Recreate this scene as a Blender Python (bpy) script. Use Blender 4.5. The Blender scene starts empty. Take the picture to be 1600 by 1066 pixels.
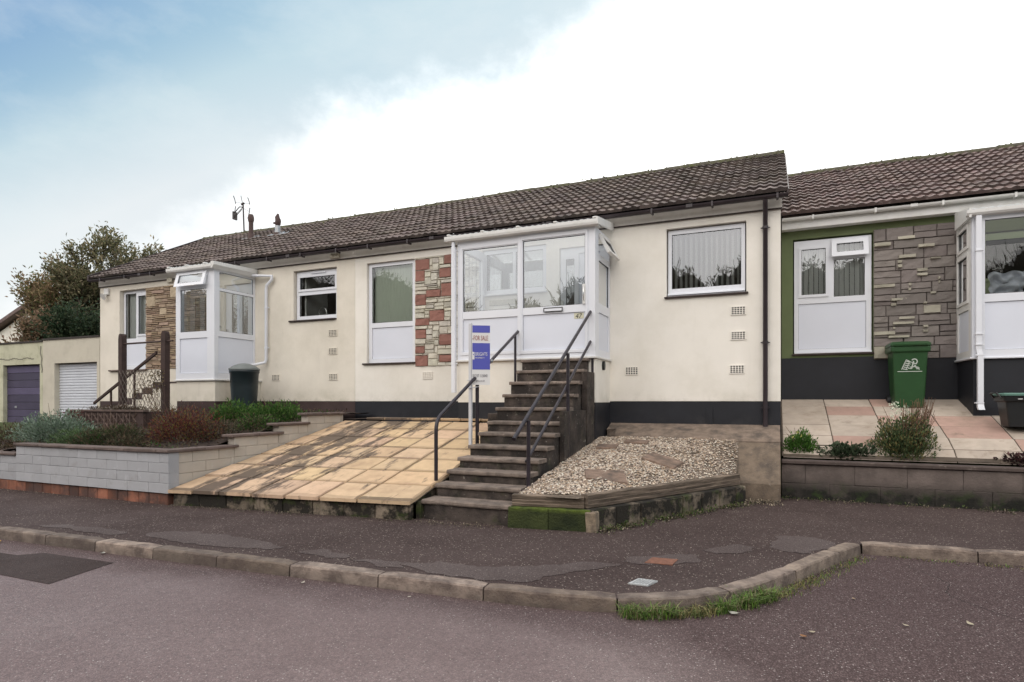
import bpy, bmesh, math, random
from mathutils import Vector, Matrix, noise
R = random.Random(7)
sc = bpy.context.scene
COL = sc.collection
rad = math.radians
GZ = -1.40      # pavement level; the eye of the camera is the zero of height
RZ = -1.50      # road level

# ------------------------------------------------------------------ helpers
def lk(o, parent=None):
    COL.objects.link(o)
    if parent is not None:
        o.parent = parent
    return o

def worldloc(o):
    v = Vector((0, 0, 0))
    while o is not None:
        v += o.location
        o = o.parent
    return v

def tag(o, label=None, cat=None, group=None, kind=None):
    if label: o["label"] = label
    if cat: o["category"] = cat
    if group: o["group"] = group
    if kind: o["kind"] = kind
    return o

def empty(name, loc, label=None, cat=None, group=None):
    o = bpy.data.objects.new(name, None)
    o.empty_display_size = 0.1
    lk(o)
    o.location = loc
    return tag(o, label, cat, group)

class MB:
    def __init__(s):
        s.v = []; s.f = []; s.t = []; s.m = []; s.sm = []
        s.xf = None
    def add(s, vs, fs, tint=(1, 1, 1), mi=0, smooth=False):
        b = len(s.v)
        if s.xf:
            vs = [s.xf(*p) for p in vs]
        s.v.extend(vs)
        for f in fs:
            s.f.append(tuple(b + i for i in f)); s.t.append(tint); s.m.append(mi); s.sm.append(smooth)
    def box(s, x0, x1, y0, y1, z0, z1, tint=(1, 1, 1), mi=0):
        s.add([(x0, y0, z0), (x1, y0, z0), (x1, y1, z0), (x0, y1, z0), (x0, y0, z1), (x1, y0, z1), (x1, y1, z1), (x0, y1, z1)],
              [(0, 3, 2, 1), (4, 5, 6, 7), (0, 1, 5, 4), (1, 2, 6, 5), (2, 3, 7, 6), (3, 0, 4, 7)], tint, mi)
    def cbox(s, x0, x1, y0, y1, z0, z1, c=.008, tint=(1, 1, 1), mi=0, j=0.0):
        # chamfered box, front (-y), top and side edges eased; optional corner jitter
        xs = (x0, x0 + c, x1 - c, x1); ys = (y0, y0 + c, y1 - c, y1); zs = (z0, z0 + c, z1 - c, z1)
        P = {}; vs = []
        for ix in range(4):
            for iy in range(4):
                for iz in range(4):
                    e = (ix in (0, 3)) + (iy in (0, 3)) + (iz in (0, 3))
                    if e != 1: continue
                    if (ix in (0, 3)) and (iy in (1, 2)) and (iz in (1, 2)) or (iy in (0, 3)) and (ix in (1, 2)) and (iz in (1, 2)) or (iz in (0, 3)) and (ix in (1, 2)) and (iy in (1, 2)):
                        P[(ix, iy, iz)] = len(vs)
                        vs.append((xs[ix] + R.uniform(-j, j), ys[iy] + R.uniform(-j, j), zs[iz] + R.uniform(-j, j)))
        g = lambda a, b_, c_: P[(a, b_, c_)]
        fs = []
        for e in (0, 3):
            n = 1 if e == 0 else 2
            fs.append((g(e, 1, 1), g(e, 2, 1), g(e, 2, 2), g(e, 1, 2)))
            fs.append((g(1, e, 1), g(2, e, 1), g(2, e, 2), g(1, e, 2)))
            fs.append((g(1, 1, e), g(2, 1, e), g(2, 2, e), g(1, 2, e)))
        for a in (0, 3):
            na = 1 if a == 0 else 2
            for b_ in (0, 3):
                nb = 1 if b_ == 0 else 2
                fs.append((g(a, nb, 1), g(a, nb, 2), g(na, b_, 2), g(na, b_, 1)))
                fs.append((g(a, 1, nb), g(a, 2, nb), g(na, 2, b_), g(na, 1, b_)))
                fs.append((g(1, a, nb), g(2, a, nb), g(2, na, b_), g(1, na, b_)))
                for c_ in (0, 3):
                    nc = 1 if c_ == 0 else 2
                    fs.append((g(a, nb, nc), g(na, b_, nc), g(na, nb, c_)))
        s.add(vs, fs, tint, mi)
    def quad(s, a, b, c, d, tint=(1, 1, 1), mi=0):
        s.add([a, b, c, d], [(0, 1, 2, 3)], tint, mi)
    def plate(s, a0, a1, z0, z1, y0, y1, holes=(), mi=0, tint=(1, 1, 1), back=True):
        # slab in the a-z plane from depth y0 (front) to y1, with rectangular holes
        xs = sorted(set([a0, a1] + [min(max(h[i], a0), a1) for h in holes for i in (0, 1)]))
        zs = sorted(set([z0, z1] + [min(max(h[i], z0), z1) for h in holes for i in (2, 3)]))
        def inh(x, z):
            return any(h[0] < x < h[1] and h[2] < z < h[3] for h in holes)
        solid = {}
        for i in range(len(xs) - 1):
            for k in range(len(zs) - 1):
                solid[(i, k)] = not inh((xs[i] + xs[i + 1]) / 2, (zs[k] + zs[k + 1]) / 2)
        for (i, k), ok in solid.items():
            if not ok: continue
            x0, x1, q0, q1 = xs[i], xs[i + 1], zs[k], zs[k + 1]
            s.quad((x0, y0, q0), (x1, y0, q0), (x1, y0, q1), (x0, y0, q1), tint, mi)
            if back: s.quad((x1, y1, q0), (x0, y1, q0), (x0, y1, q1), (x1, y1, q1), tint, mi)
            if not solid.get((i - 1, k)): s.quad((x0, y1, q0), (x0, y0, q0), (x0, y0, q1), (x0, y1, q1), tint, mi)
            if not solid.get((i + 1, k)): s.quad((x1, y0, q0), (x1, y1, q0), (x1, y1, q1), (x1, y0, q1), tint, mi)
            if not solid.get((i, k - 1)): s.quad((x0, y1, q0), (x1, y1, q0), (x1, y0, q0), (x0, y0, q0), tint, mi)
            if not solid.get((i, k + 1)): s.quad((x0, y0, q1), (x1, y0, q1), (x1, y1, q1), (x0, y1, q1), tint, mi)
    def tube(s, pts, r, n=10, tint=(1, 1, 1), mi=0, cap=True, smooth=True):
        pts = [Vector(p) for p in pts]
        rs = r if isinstance(r, (list, tuple)) else [r] * len(pts)
        vs = []; fs = []
        up = Vector((0, 0, 1))
        prev = None
        for i, p in enumerate(pts):
            if i == 0: d = pts[1] - p
            elif i == len(pts) - 1: d = p - pts[i - 1]
            else: d = (pts[i + 1] - p).normalized() + (p - pts[i - 1]).normalized()
            if d.length < 1e-9: d = Vector((0, 0, 1))
            d.normalize()
            if prev is None:
                a = d.cross(up) if abs(d.dot(up)) < .95 else d.cross(Vector((1, 0, 0)))
            else:
                a = prev - d * prev.dot(d)
                if a.length < 1e-6: a = d.cross(Vector((1, 0, 0)))
            a.normalize(); prev = a
            b = d.cross(a)
            for k in range(n):
                w = 2 * math.pi * k / n
                vs.append(tuple(p + (a * math.cos(w) + b * math.sin(w)) * rs[i]))
        for i in range(len(pts) - 1):
            for k in range(n):
                k2 = (k + 1) % n
                fs.append((i * n + k, i * n + k2, (i + 1) * n + k2, (i + 1) * n + k))
        s.add(vs, fs, tint, mi, smooth)
        if cap:
            b = len(pts) - 1
            s.add(vs[:n], [tuple(range(n))[::-1]], tint, mi)
            s.add(vs[b * n:], [tuple(range(n))], tint, mi)
    def loft(s, secs, mi=0, tint=(1, 1, 1), smooth=False, cap=True):
        n = len(secs[0]); vs = [p for q in secs for p in q]; fs = []
        for i in range(len(secs) - 1):
            for k in range(n):
                k2 = (k + 1) % n
                fs.append((i * n + k, i * n + k2, (i + 1) * n + k2, (i + 1) * n + k))
        s.add(vs, fs, tint, mi, smooth)
        if cap:
            s.add(secs[0], [tuple(range(n))[::-1]], tint, mi)
            s.add(secs[-1], [tuple(range(n))], tint, mi)
    def build(s, name, mats, parent=None, label=None, cat=None, group=None, kind=None, norm=True, weld=False):
        me = bpy.data.meshes.new(name)
        if parent is not None:
            org = worldloc(parent)
        else:
            xs = [p[0] for p in s.v]; ys = [p[1] for p in s.v]; zs = [p[2] for p in s.v]
            org = Vector(((min(xs) + max(xs)) / 2, (min(ys) + max(ys)) / 2, min(zs)))
            if kind == 'structure': org = Vector((0, 0, 0))
        me.from_pydata([(p[0] - org.x, p[1] - org.y, p[2] - org.z) for p in s.v], [], s.f)
        if not isinstance(mats, (list, tuple)): mats = [mats]
        for m in mats: me.materials.append(m)
        me.polygons.foreach_set('material_index', s.m)
        me.polygons.foreach_set('use_smooth', s.sm)
        ca = me.color_attributes.new('tint', 'FLOAT_COLOR', 'CORNER')
        buf = []
        for p, t in zip(me.polygons, s.t):
            buf.extend((t[0], t[1], t[2], 1.0) * p.loop_total)
        ca.data.foreach_set('color', buf)
        me.update()
        if norm:
            bm = bmesh.new(); bm.from_mesh(me)
            if weld: bmesh.ops.remove_doubles(bm, verts=bm.verts, dist=.0005)
            bmesh.ops.recalc_face_normals(bm, faces=bm.faces)
            bm.to_mesh(me); bm.free()
        o = bpy.data.objects.new(name, me)
        lk(o, parent)
        if parent is None: o.location = org
        return tag(o, label, cat, group, kind)

# ------------------------------------------------------------------ materials
def sl(r, g=None, b=None):
    f = lambda c: ((c / 255) / 12.92) if c / 255 <= .04045 else (((c / 255) + .055) / 1.055) ** 2.4
    return (f(r), f(g), f(b))

def mat(name, col, rough=.8, var=.12, vs=2.5, bump=.0, bs=60., bd=.01, tint=False, metal=0., spec=.4,
        dirt=None, dirts=(), coat=0, sheen=0, trans=0, stretch=None):
    m = bpy.data.materials.new(name); m.use_nodes = True
    nt = m.node_tree; N = nt.nodes; L = nt.links
    p = N['Principled BSDF']
    p.inputs['Roughness'].default_value = rough
    p.inputs['Metallic'].default_value = metal
    p.inputs['Specular IOR Level'].default_value = spec
    if coat: p.inputs['Coat Weight'].default_value = coat
    if trans:
        p.inputs['Subsurface Weight'].default_value = 0
    geo = N.new('ShaderNodeNewGeometry')
    pos = geo.outputs['Position']
    if stretch:
        mp = N.new('ShaderNodeMapping'); mp.inputs['Scale'].default_value = stretch
        L.new(pos, mp.inputs['Vector']); pos = mp.outputs['Vector']
    def ntex(scale, detail=5, r=.6):
        t = N.new('ShaderNodeTexNoise'); t.inputs['Scale'].default_value = scale
        t.inputs['Detail'].default_value = detail; t.inputs['Roughness'].default_value = r
        L.new(pos, t.inputs['Vector']); return t.outputs['Fac']
    def streak(scale):      # run marks: noise drawn out vertically
        mp_ = N.new('ShaderNodeMapping'); mp_.inputs['Scale'].default_value = (1, 1, .10)
        L.new(geo.outputs['Position'], mp_.inputs['Vector'])
        t = N.new('ShaderNodeTexNoise'); t.inputs['Scale'].default_value = scale; t.inputs['Detail'].default_value = 6
        L.new(mp_.outputs[0], t.inputs['Vector']); return t.outputs['Fac']
    def ramp(src, a, b):
        r = N.new('ShaderNodeMapRange'); r.inputs['From Min'].default_value = a; r.inputs['From Max'].default_value = b
        L.new(src, r.inputs['Value']); return r.outputs['Result']
    def mix(fac, a, b, mode='MIX'):
        x = N.new('ShaderNodeMix'); x.data_type = 'RGBA'; x.blend_type = mode
        if isinstance(fac, float): x.inputs['Factor'].default_value = fac
        else: L.new(fac, x.inputs['Factor'])
        for s_, v in ((6, a), (7, b)):
            if isinstance(v, tuple): x.inputs[s_].default_value = (*v[:3], 1)
            else: L.new(v, x.inputs[s_])
        return x.outputs[2]
    lo = tuple(c * (1 - var) for c in col); hi = tuple(min(c * (1 + var), .95) for c in col)
    c = mix(ramp(ntex(vs), .3, .7), lo, hi)
    if tint:
        at = N.new('ShaderNodeAttribute'); at.attribute_name = 'tint'
        c = mix(1.0, c, at.outputs['Color'], 'MULTIPLY')
    dl = list(dirts)
    if dirt: dl.append(dirt)
    for d in dl:   # (colour, scale, lo, hi, strength, [zlo, zhi]) : strongest at zlo
        fac = ramp(ntex(d[1], 6, .65) if d[1] > 0 else streak(-d[1]), d[2], d[3])
        if len(d) > 5:
            sp = N.new('ShaderNodeSeparateXYZ'); L.new(geo.outputs['Position'], sp.inputs[0])
            zf = ramp(sp.outputs['Z'], d[6], d[5])
            mm = N.new('ShaderNodeMath'); mm.operation = 'MULTIPLY'; L.new(fac, mm.inputs[0]); L.new(zf, mm.inputs[1]); fac = mm.outputs[0]
        mm = N.new('ShaderNodeMath'); mm.operation = 'MULTIPLY'; mm.inputs[1].default_value = d[4]; mm.use_clamp = True
        L.new(fac, mm.inputs[0])
        c = mix(mm.outputs[0], c, d[0])
    L.new(c, p.inputs['Base Color'])
    if bump:
        b = N.new('ShaderNodeBump'); b.inputs['Strength'].default_value = bump; b.inputs['Distance'].default_value = bd
        L.new(ntex(bs, 4), b.inputs['Height']); L.new(b.outputs[0], p.inputs['Normal'])
    return m

def asphalt(name, c0, c1, fleck, fl_amt, fl_scale=70, rough=(.55, .9), big=.9, zone=None, spec=.2):
    zf = None
    m = bpy.data.materials.new(name); m.use_nodes = True
    nt = m.node_tree; N = nt.nodes; L = nt.links; p = N['Principled BSDF']
    geo = N.new('ShaderNodeNewGeometry'); pos = geo.outputs['Position']
    def tx(kind, sc_, **k):
        t = N.new(kind); t.inputs['Scale'].default_value = sc_; L.new(pos, t.inputs['Vector'])
        for a, b in k.items(): t.inputs[a].default_value = b
        return t
    def mr(src, a, b, c=0., d=1.):
        r = N.new('ShaderNodeMapRange'); r.inputs[1].default_value = a; r.inputs[2].default_value = b
        r.inputs[3].default_value = c; r.inputs[4].default_value = d
        L.new(src, r.inputs[0]); return r.outputs[0]
    def mix(f, a, b, mode='MIX'):
        x = N.new('ShaderNodeMix'); x.data_type = 'RGBA'; x.blend_type = mode
        if isinstance(f, float): x.inputs[0].default_value = f
        else: L.new(f, x.inputs[0])
        for i, v in ((6, a), (7, b)):
            if isinstance(v, tuple): x.inputs[i].default_value = (*v[:3], 1)
            else: L.new(v, x.inputs[i])
        return x.outputs[2]
    n1 = tx('ShaderNodeTexNoise', big, Detail=5, Roughness=.6)
    n2 = tx('ShaderNodeTexNoise', 45, Detail=3, Roughness=.7)
    c = mix(mr(n1.outputs[0], .35, .65), c0, c1)
    if zone:
        sp = N.new('ShaderNodeSeparateXYZ'); L.new(pos, sp.inputs[0])
        def op(o, a, b):
            q = N.new('ShaderNodeMath'); q.operation = o
            for i, v in enumerate((a, b)):
                if isinstance(v, (int, float)): q.inputs[i].default_value = v
                else: L.new(v, q.inputs[i])
            return q.outputs[0]
        wob = op('MULTIPLY', op('SUBTRACT', tx('ShaderNodeTexNoise', 1.6, Detail=5).outputs[0], .5), .55)
        d1 = op('ADD', op('ADD', op('MULTIPLY', sp.outputs[0], -.035), sp.outputs[1]), wob)
        d2 = op('ADD', op('ADD', op('MULTIPLY', sp.outputs[0], .73), op('MULTIPLY', sp.outputs[1], .68)), wob)
        d2 = op('MULTIPLY', mr(d2, 1.75, 2.35), 1.0)
        zf = op('MAXIMUM', op('MULTIPLY', mr(d1, 3.55, 3.95), .75), d2)
        c = mix(zf, c, zone)
    c = mix(mr(n2.outputs[0], .3, .7, .0, .75), c, tuple(k * .45 for k in c0))
    # stone chips: one colour per cell, only some cells light
    v = tx('ShaderNodeTexVoronoi', fl_scale, Randomness=1.0)
    sx = N.new('ShaderNodeSeparateColor'); L.new(v.outputs['Color'], sx.inputs[0])
    a = mr(sx.outputs[0], 1 - fl_amt, 1 - fl_amt + .02)
    b = mr(v.outputs['Distance'], .42, .30)
    k = N.new('ShaderNodeMath'); k.operation = 'MULTIPLY'; L.new(a, k.inputs[0]); L.new(b, k.inputs[1])
    br = mix(sx.outputs[1], tuple(q * .45 for q in fleck), fleck)
    c = mix(k.outputs[0], c, br)
    v3 = tx('ShaderNodeTexVoronoi', fl_scale * 1.9, Randomness=1.0)
    s3 = N.new('ShaderNodeSeparateColor'); L.new(v3.outputs['Color'], s3.inputs[0])
    c = mix(mr(s3.outputs[2], .6, 1., 0, .26), c, tuple(q * 2.2 for q in c1))
    L.new(c, p.inputs['Base Color'])
    rg = mr(n1.outputs[0], .3, .7, rough[1], rough[0])
    if zf is not None:
        L.new(mr(zf, 0, 1, .45, .12), p.inputs['Specular IOR Level'])
        q = N.new('ShaderNodeMath'); q.operation = 'MULTIPLY_ADD'; q.use_clamp = True; q.inputs[1].default_value = .35; L.new(zf, q.inputs[0]); L.new(rg, q.inputs[2]); rg = q.outputs[0]
    L.new(rg, p.inputs['Roughness'])
    if zf is None: p.inputs['Specular IOR Level'].default_value = spec
    bp = N.new('ShaderNodeBump'); bp.inputs['Strength'].default_value = .8; bp.inputs['Distance'].default_value = .006
    v2 = tx('ShaderNodeTexVoronoi', 110, Randomness=1.0)
    L.new(v2.outputs['Distance'], bp.inputs['Height']); L.new(bp.outputs[0], p.inputs['Normal'])
    return m

def glass(name, k=2.6, base=.10, tintc=(.93, .96, .95)):
    m = bpy.data.materials.new(name); m.use_nodes = True
    nt = m.node_tree; N = nt.nodes; L = nt.links; N.clear()
    out = N.new('ShaderNodeOutputMaterial'); mx = N.new('ShaderNodeMixShader')
    tr = N.new('ShaderNodeBsdfTransparent'); tr.inputs[0].default_value = (*tintc, 1)
    gl = N.new('ShaderNodeBsdfGlossy'); gl.inputs['Roughness'].default_value = .0
    gl.inputs['Color'].default_value = (.95, .97, 1, 1)
    fr = N.new('ShaderNodeFresnel'); fr.inputs[0].default_value = 1.5
    mm = N.new('ShaderNodeMath'); mm.operation = 'MULTIPLY_ADD'; mm.inputs[1].default_value = k; mm.inputs[2].default_value = base; mm.use_clamp = True
    geo = N.new('ShaderNodeNewGeometry')
    nz = N.new('ShaderNodeTexNoise'); nz.inputs['Scale'].default_value = 1.6; L.new(geo.outputs['Position'], nz.inputs['Vector'])
    bp = N.new('ShaderNodeBump'); bp.inputs['Strength'].default_value = .03; bp.inputs['Distance'].default_value = .04
    L.new(nz.outputs[0], bp.inputs['Height']); L.new(bp.outputs[0], gl.inputs['Normal'])
    L.new(fr.outputs[0], mm.inputs[0]); L.new(mm.outputs[0], mx.inputs[0])
    L.new(tr.outputs[0], mx.inputs[1]); L.new(gl.outputs[0], mx.inputs[2]); L.new(mx.outputs[0], out.inputs[0])
    return m

def leafmat(name, col, var=.35, rough=.65):
    m = bpy.data.materials.new(name); m.use_nodes = True
    nt = m.node_tree; N = nt.nodes; L = nt.links; p = N['Principled BSDF']; out = [n for n in N if n.type == 'OUTPUT_MATERIAL'][0]
    at = N.new('ShaderNodeAttribute'); at.attribute_name = 'tint'
    x = N.new('ShaderNodeMix'); x.data_type = 'RGBA'; x.blend_type = 'MULTIPLY'; x.inputs[0].default_value = 1
    x.inputs[6].default_value = (*col, 1); L.new(at.outputs['Color'], x.inputs[7])
    L.new(x.outputs[2], p.inputs['Base Color']); p.inputs['Roughness'].default_value = rough
    p.inputs['Specular IOR Level'].default_value = .3
    tl = N.new('ShaderNodeBsdfTranslucent'); L.new(x.outputs[2], tl.inputs[0])
    ms = N.new('ShaderNodeMixShader'); ms.inputs[0].default_value = .3
    L.new(p.outputs[0], ms.inputs[1]); L.new(tl.outputs[0], ms.inputs[2]); L.new(ms.outputs[0], out.inputs[0])
    return m

M = {}
M['cream'] = mat('cream_render', (.83, .79, .72), .85, .035, 1.2, .35, 220, .004, dirts=[((.50, .45, .36), -2.2, .55, .85, .18), ((.45, .42, .36), -7, .62, .82, .15), ((.50, .46, .36), .9, .45, .75, .35), ((.36, .34, .26), 5, .45, .8, .5, -.02, .22)])
M['cream_left'] = mat('buff_render', (.76, .705, .61), .85, .05, 1.2, .35, 220, .004, dirts=[((.42, .37, .29), -2.2, .52, .85, .20), ((.40, .36, .30), -7, .60, .82, .18), ((.42, .38, .29), 1.1, .45, .75, .35), ((.30, .29, .19), 4, .4, .75, .55, -.02, .3)])
M['fascia'] = mat('fascia_paint', (.74, .70, .64), .6, .05, 2, dirts=[((.4, .37, .3), 6, .5, .8, .3)])
M['black_paint'] = mat('plinth_black_paint', (.014, .015, .020), .55, .25, 2, .3, 120, .004, dirts=[((.09, .08, .075), 3, .5, .8, .5, -.5, -.1)])
M['brown_paint'] = mat('plinth_brown_paint', (.052, .032, .030), .7, .25, 3, .3, 120, .004)
M['green_paint'] = mat('green_wall_paint', (.125, .155, .072), .8, .08, 2, .3, 200, .004)
M['upvc'] = mat('white_plastic', (.74, .755, .80), .35, .02, 2, spec=.5)
M['upvc_warm'] = mat('white_plastic_old', (.70, .69, .67), .4, .04, 3, dirts=[((.42, .40, .34), 7, .5, .85, .4)])
M['panel'] = mat('white_panel', (.69, .715, .79), .42, .02, 2, spec=.5)
M['gasket'] = mat('black_gasket', (.02, .02, .022), .6, .1)
M['glass'] = glass('window_glass', 2.2, .03)
M['glass_sky'] = glass('window_glass_bright', 2.6, .15)
M['glass_clear'] = glass('porch_glass', 2.4, .17)
M['glass_dim'] = glass('porch_glass_dim', 1.2, .0, (.80, .80, .78))
M['dark'] = mat('dark_void', (.012, .011, .011), .9)
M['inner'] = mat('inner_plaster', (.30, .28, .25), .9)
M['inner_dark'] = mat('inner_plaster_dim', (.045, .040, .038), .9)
M['blind_green'] = mat('blind_green', (.66, .71, .60), .7, .04, 3)
M['blind_white'] = mat('blind_white', (.78, .79, .76), .7, .03, 3)
M['tile'] = mat('roof_tile', (.135, .106, .096), .9, .30, 5, .5, 90, .006, tint=True, dirts=[((.24, .22, .19), 14, .56, .72, .5), ((.10, .10, .05), 3.2, .6, .85, .5)])
M['tile_right'] = mat('roof_tile_red', (.145, .100, .092), .8, .30, 5, .5, 90, .006, tint=True, dirts=[((.30, .27, .25), 12, .56, .72, .6)])
M['moss_ridge'] = mat('mossy_ridge', (.10, .09, .07), .95, .3, 12, .9, 50, .03, dirts=[((.12, .13, .045), 5, .42, .68, .6)])
M['brown_wood'] = mat('brown_barge', (.045, .030, .028), .6, .2, 4)
M['gutter'] = mat('brown_gutter', (.035, .026, .030), .35, .2, 4, spec=.5)
M['stone_main'] = mat('cladding_stone', (1, 1, 1), .85, .10, 14, .9, 28, .012, tint=True)
M['mortar'] = mat('mortar', (.34, .31, .26), .95, .15, 10, .5, 90, .004)
M['mortar_dark'] = mat('mortar_dark', (.12, .10, .09), .95, .2, 8, .5, 90, .004)
M['road'] = asphalt('road_asphalt', (.152, .105, .103), (.202, .148, .144), (.42, .37, .35), .11, 80, (.42, .62), zone=(.062, .042, .041))
M['road_dark'] = asphalt('road_patch', (.050, .034, .031), (.068, .048, .044), (.22, .2, .18), .04, 95, (.6, .85))
M['tarmac'] = asphalt('pavement_tarmac', (.060, .041, .038), (.088, .062, .057), (.42, .36, .31), .13, 60, (.75, .95))
M['worn'] = asphalt('worn_screed', (.088, .066, .062), (.135, .106, .100), (.40, .36, .33), .06, 90, (.7, .9))
M['kerb'] = mat('kerb_concrete', (.215, .175, .15), .9, .28, 9, .9, 60, .010, tint=True, dirts=[((.085, .062, .055), 5, .42, .64, .8), ((.34, .31, .27), 22, .62, .74, .5), ((.07, .06, .05), 9, .4, .7, .8, -1.5, -1.41)])
M['concrete_old'] = mat('weathered_concrete', (.085, .066, .056), .92, .3, 6, .8, 45, .012, tint=True,
    dirts=[((.022, .018, .016), 3.6, .38, .58, .9), ((.34, .31, .27), 16, .63, .72, .8), ((.05, .055, .02), 6, .55, .75, .5)])
M['concrete_tread'] = mat('worn_tread', (.20, .16, .135), .92, .25, 9, .8, 60, .01, tint=True,
    dirts=[((.07, .058, .05), 5, .45, .68, .85), ((.4, .36, .31), 28, .64, .74, .6)])
M['moss_wall'] = mat('mossy_blockwork', (.20, .16, .12), .95, .35, 5, .9, 40, .015, tint=True,
    dirts=[((.014, .012, .009), 3.4, .40, .52, .96), ((.045, .065, .012), 4.5, .54, .68, .7)])
M['mossy_green'] = mat('green_moss_blockwork', (.050, .062, .018), .95, .4, 6, 1., 40, .02, tint=True,
    dirts=[((.012, .018, .006), 3, .4, .6, .9), ((.11, .15, .02), 5, .34, .56, 1.0, -1.174, -1.225), ((.2, .17, .12), 7, .66, .75, .6)])
M['right_wall'] = mat('brown_blockwork', (.135, .108, .096), .95, .25, 4, .8, 40, .012, tint=True,
    dirts=[((.012, .012, .009), 2.0, .30, .52, 1.6, -1.4, -1.08), ((.03, .05, .012), 5, .5, .65, .9, -1.4, -1.1), ((.06, .05, .045), 3.5, .5, .7, .6)])
M['grey_block'] = mat('painted_grey_block', (.37, .37, .385), .8, .06, 3, .5, 90, .006, tint=True, dirts=[((.55, .55, .58), 4.5, .6, .72, .45), ((.24, .22, .20), 5, .55, .75, .5)])
M['grey_block_side'] = mat('painted_block_side', (.47, .42, .36), .8, .08, 3, .5, 90, .006, tint=True, dirts=[((.62, .60, .56), 5, .56, .7, .6), ((.24, .22, .18), 5, .55, .75, .4)])
M['red_brick'] = mat('red_base_brick', (.26, .105, .065), .9, .3, 5, .6, 60, .01, tint=True, dirts=[((.07, .045, .04), 3, .42, .6, .85)])
M['coping'] = mat('coping_slab', (.135, .10, .088), .9, .25, 6, .7, 60, .01, tint=True, dirts=[((.30, .26, .22), 8, .58, .72, .5)])
M['slab'] = mat('tan_paving', (.54, .385, .245), .85, .10, 7, .5, 60, .008, tint=True)
M['patio_joint'] = mat('patio_grime', (.085, .066, .05), .95, .3, 6, .6, 60, .01)
M['slab_right'] = mat('pale_paving', (.43, .37, .32), .85, .10, 6, .4, 70, .006, tint=True, dirts=[((.30, .24, .18), 2.5, .5, .75, .6), ((.16, .12, .09), 5, .58, .75, .6)])
M['gravel_base'] = mat('gravel_bed_soil', (.16, .125, .095), .95, .4, 20, .8, 80, .02)
M['gravel'] = mat('gravel_chips', (1, 1, 1), .85, .15, 30, tint=True)
M['timber'] = mat('old_timber', (.21, .16, .12), .9, .3, 3, .8, 30, .01, tint=True, stretch=(1, 1, 14), dirts=[((.04, .03, .022), 2.5, .42, .6, .7)])
M['soil'] = mat('garden_soil', (.055, .038, .030), .95, .5, 6, 1., 30, .05)
M['ground'] = mat('ground_grass', (.06, .075, .03), .95, .4, .4, .5, 5, .05)
M['rail'] = mat('rail_paint', (.022, .016, .022), .38, .3, 10, spec=.5, dirts=[((.14, .12, .12), 12, .6, .75, .5)])
M['post_white'] = mat('white_post', (.56, .56, .58), .5, .05)
M['sign_white'] = mat('sign_white', (.72, .71, .70), .45, .02)
M['sign_blue'] = mat('sign_blue', (.085, .095, .42), .45, .05)
M['sign_red'] = mat('sign_red', (.33, .09, .075), .5, .05)
M['sign_grey'] = mat('sign_grey', (.16, .15, .17), .5, .05)
M['bin_green'] = mat('bin_green', (.020, .068, .022), .42, .12, 5, .15, 200, .002, spec=.45, dirts=[((.06, .08, .05), 3, .55, .8, .4)])
M['black_plastic'] = mat('black_plastic', (.012, .013, .014), .45, .2, 4, spec=.5)
M['lid_green'] = mat('lid_green', (.10, .20, .16), .45, .1, 5)
M['butt'] = mat('water_butt', (.010, .018, .021), .38, .2, 5, spec=.5)
M['butt_lid'] = mat('water_butt_lid', (.15, .165, .16), .5, .15, 5)
M['logo'] = mat('logo_white', (.55, .60, .55), .5, .05)
M['pierced'] = mat('pierced_block', (.115, .080, .068), .85, .3, 8)
M['trellis'] = mat('trellis_brown', (.050, .030, .026), .8, .3, 8)
M['wire'] = mat('mesh_wire', (.15, .12, .10), .6, .2, 8)
M['door_purple'] = mat('purple_door', (.066, .055, .098), .6, .12, 3, .1, 60, tint=True)
M['door_white'] = mat('roller_white', (.60, .62, .66), .45, .04, 3)
M['garage_green'] = mat('garage_render', (.50, .49, .36), .9, .10, 2, .4, 150, .005, dirts=[((.22, .22, .12), 3, .5, .7, .55)])
M['garage'] = mat('garage_render_cream', (.55, .51, .42), .9, .05, 2, .4, 150, .005, dirts=[((.35, .32, .25), 3, .5, .75, .4)])
M['felt'] = mat('roof_felt', (.045, .038, .034), .9, .3, 6)
M['crack'] = mat('crack_filler', (.20, .19, .15), .95, .2)
M['metal'] = mat('grey_metal', (.40, .41, .42), .4, .1, 5, metal=.6)
M['aerial'] = mat('aerial_metal', (.06, .05, .05), .5, .2, 5, metal=.3)
M['terracotta'] = mat('terracotta_cowl', (.085, .055, .050), .8, .2, 8)
M['chrome'] = mat('chrome', (.7, .7, .68), .15, .02, 5, metal=1)
M['cover_rust'] = mat('rusty_cover', (.19, .085, .055), .85, .25, 25, .5, 120, .004)
M['cover_grey'] = mat('galvanised_cover', (.42, .43, .43), .5, .15, 60, .5, 150, .003)
M['bark'] = mat('bark', (.075, .058, .045), .95, .3, 6, .8, 30, .02)
M['twig'] = mat('twig', (.13, .085, .055), .9, .3, 10)
M['leaf'] = leafmat('leaf', (1, 1, 1))
M['poly'] = None
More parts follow.
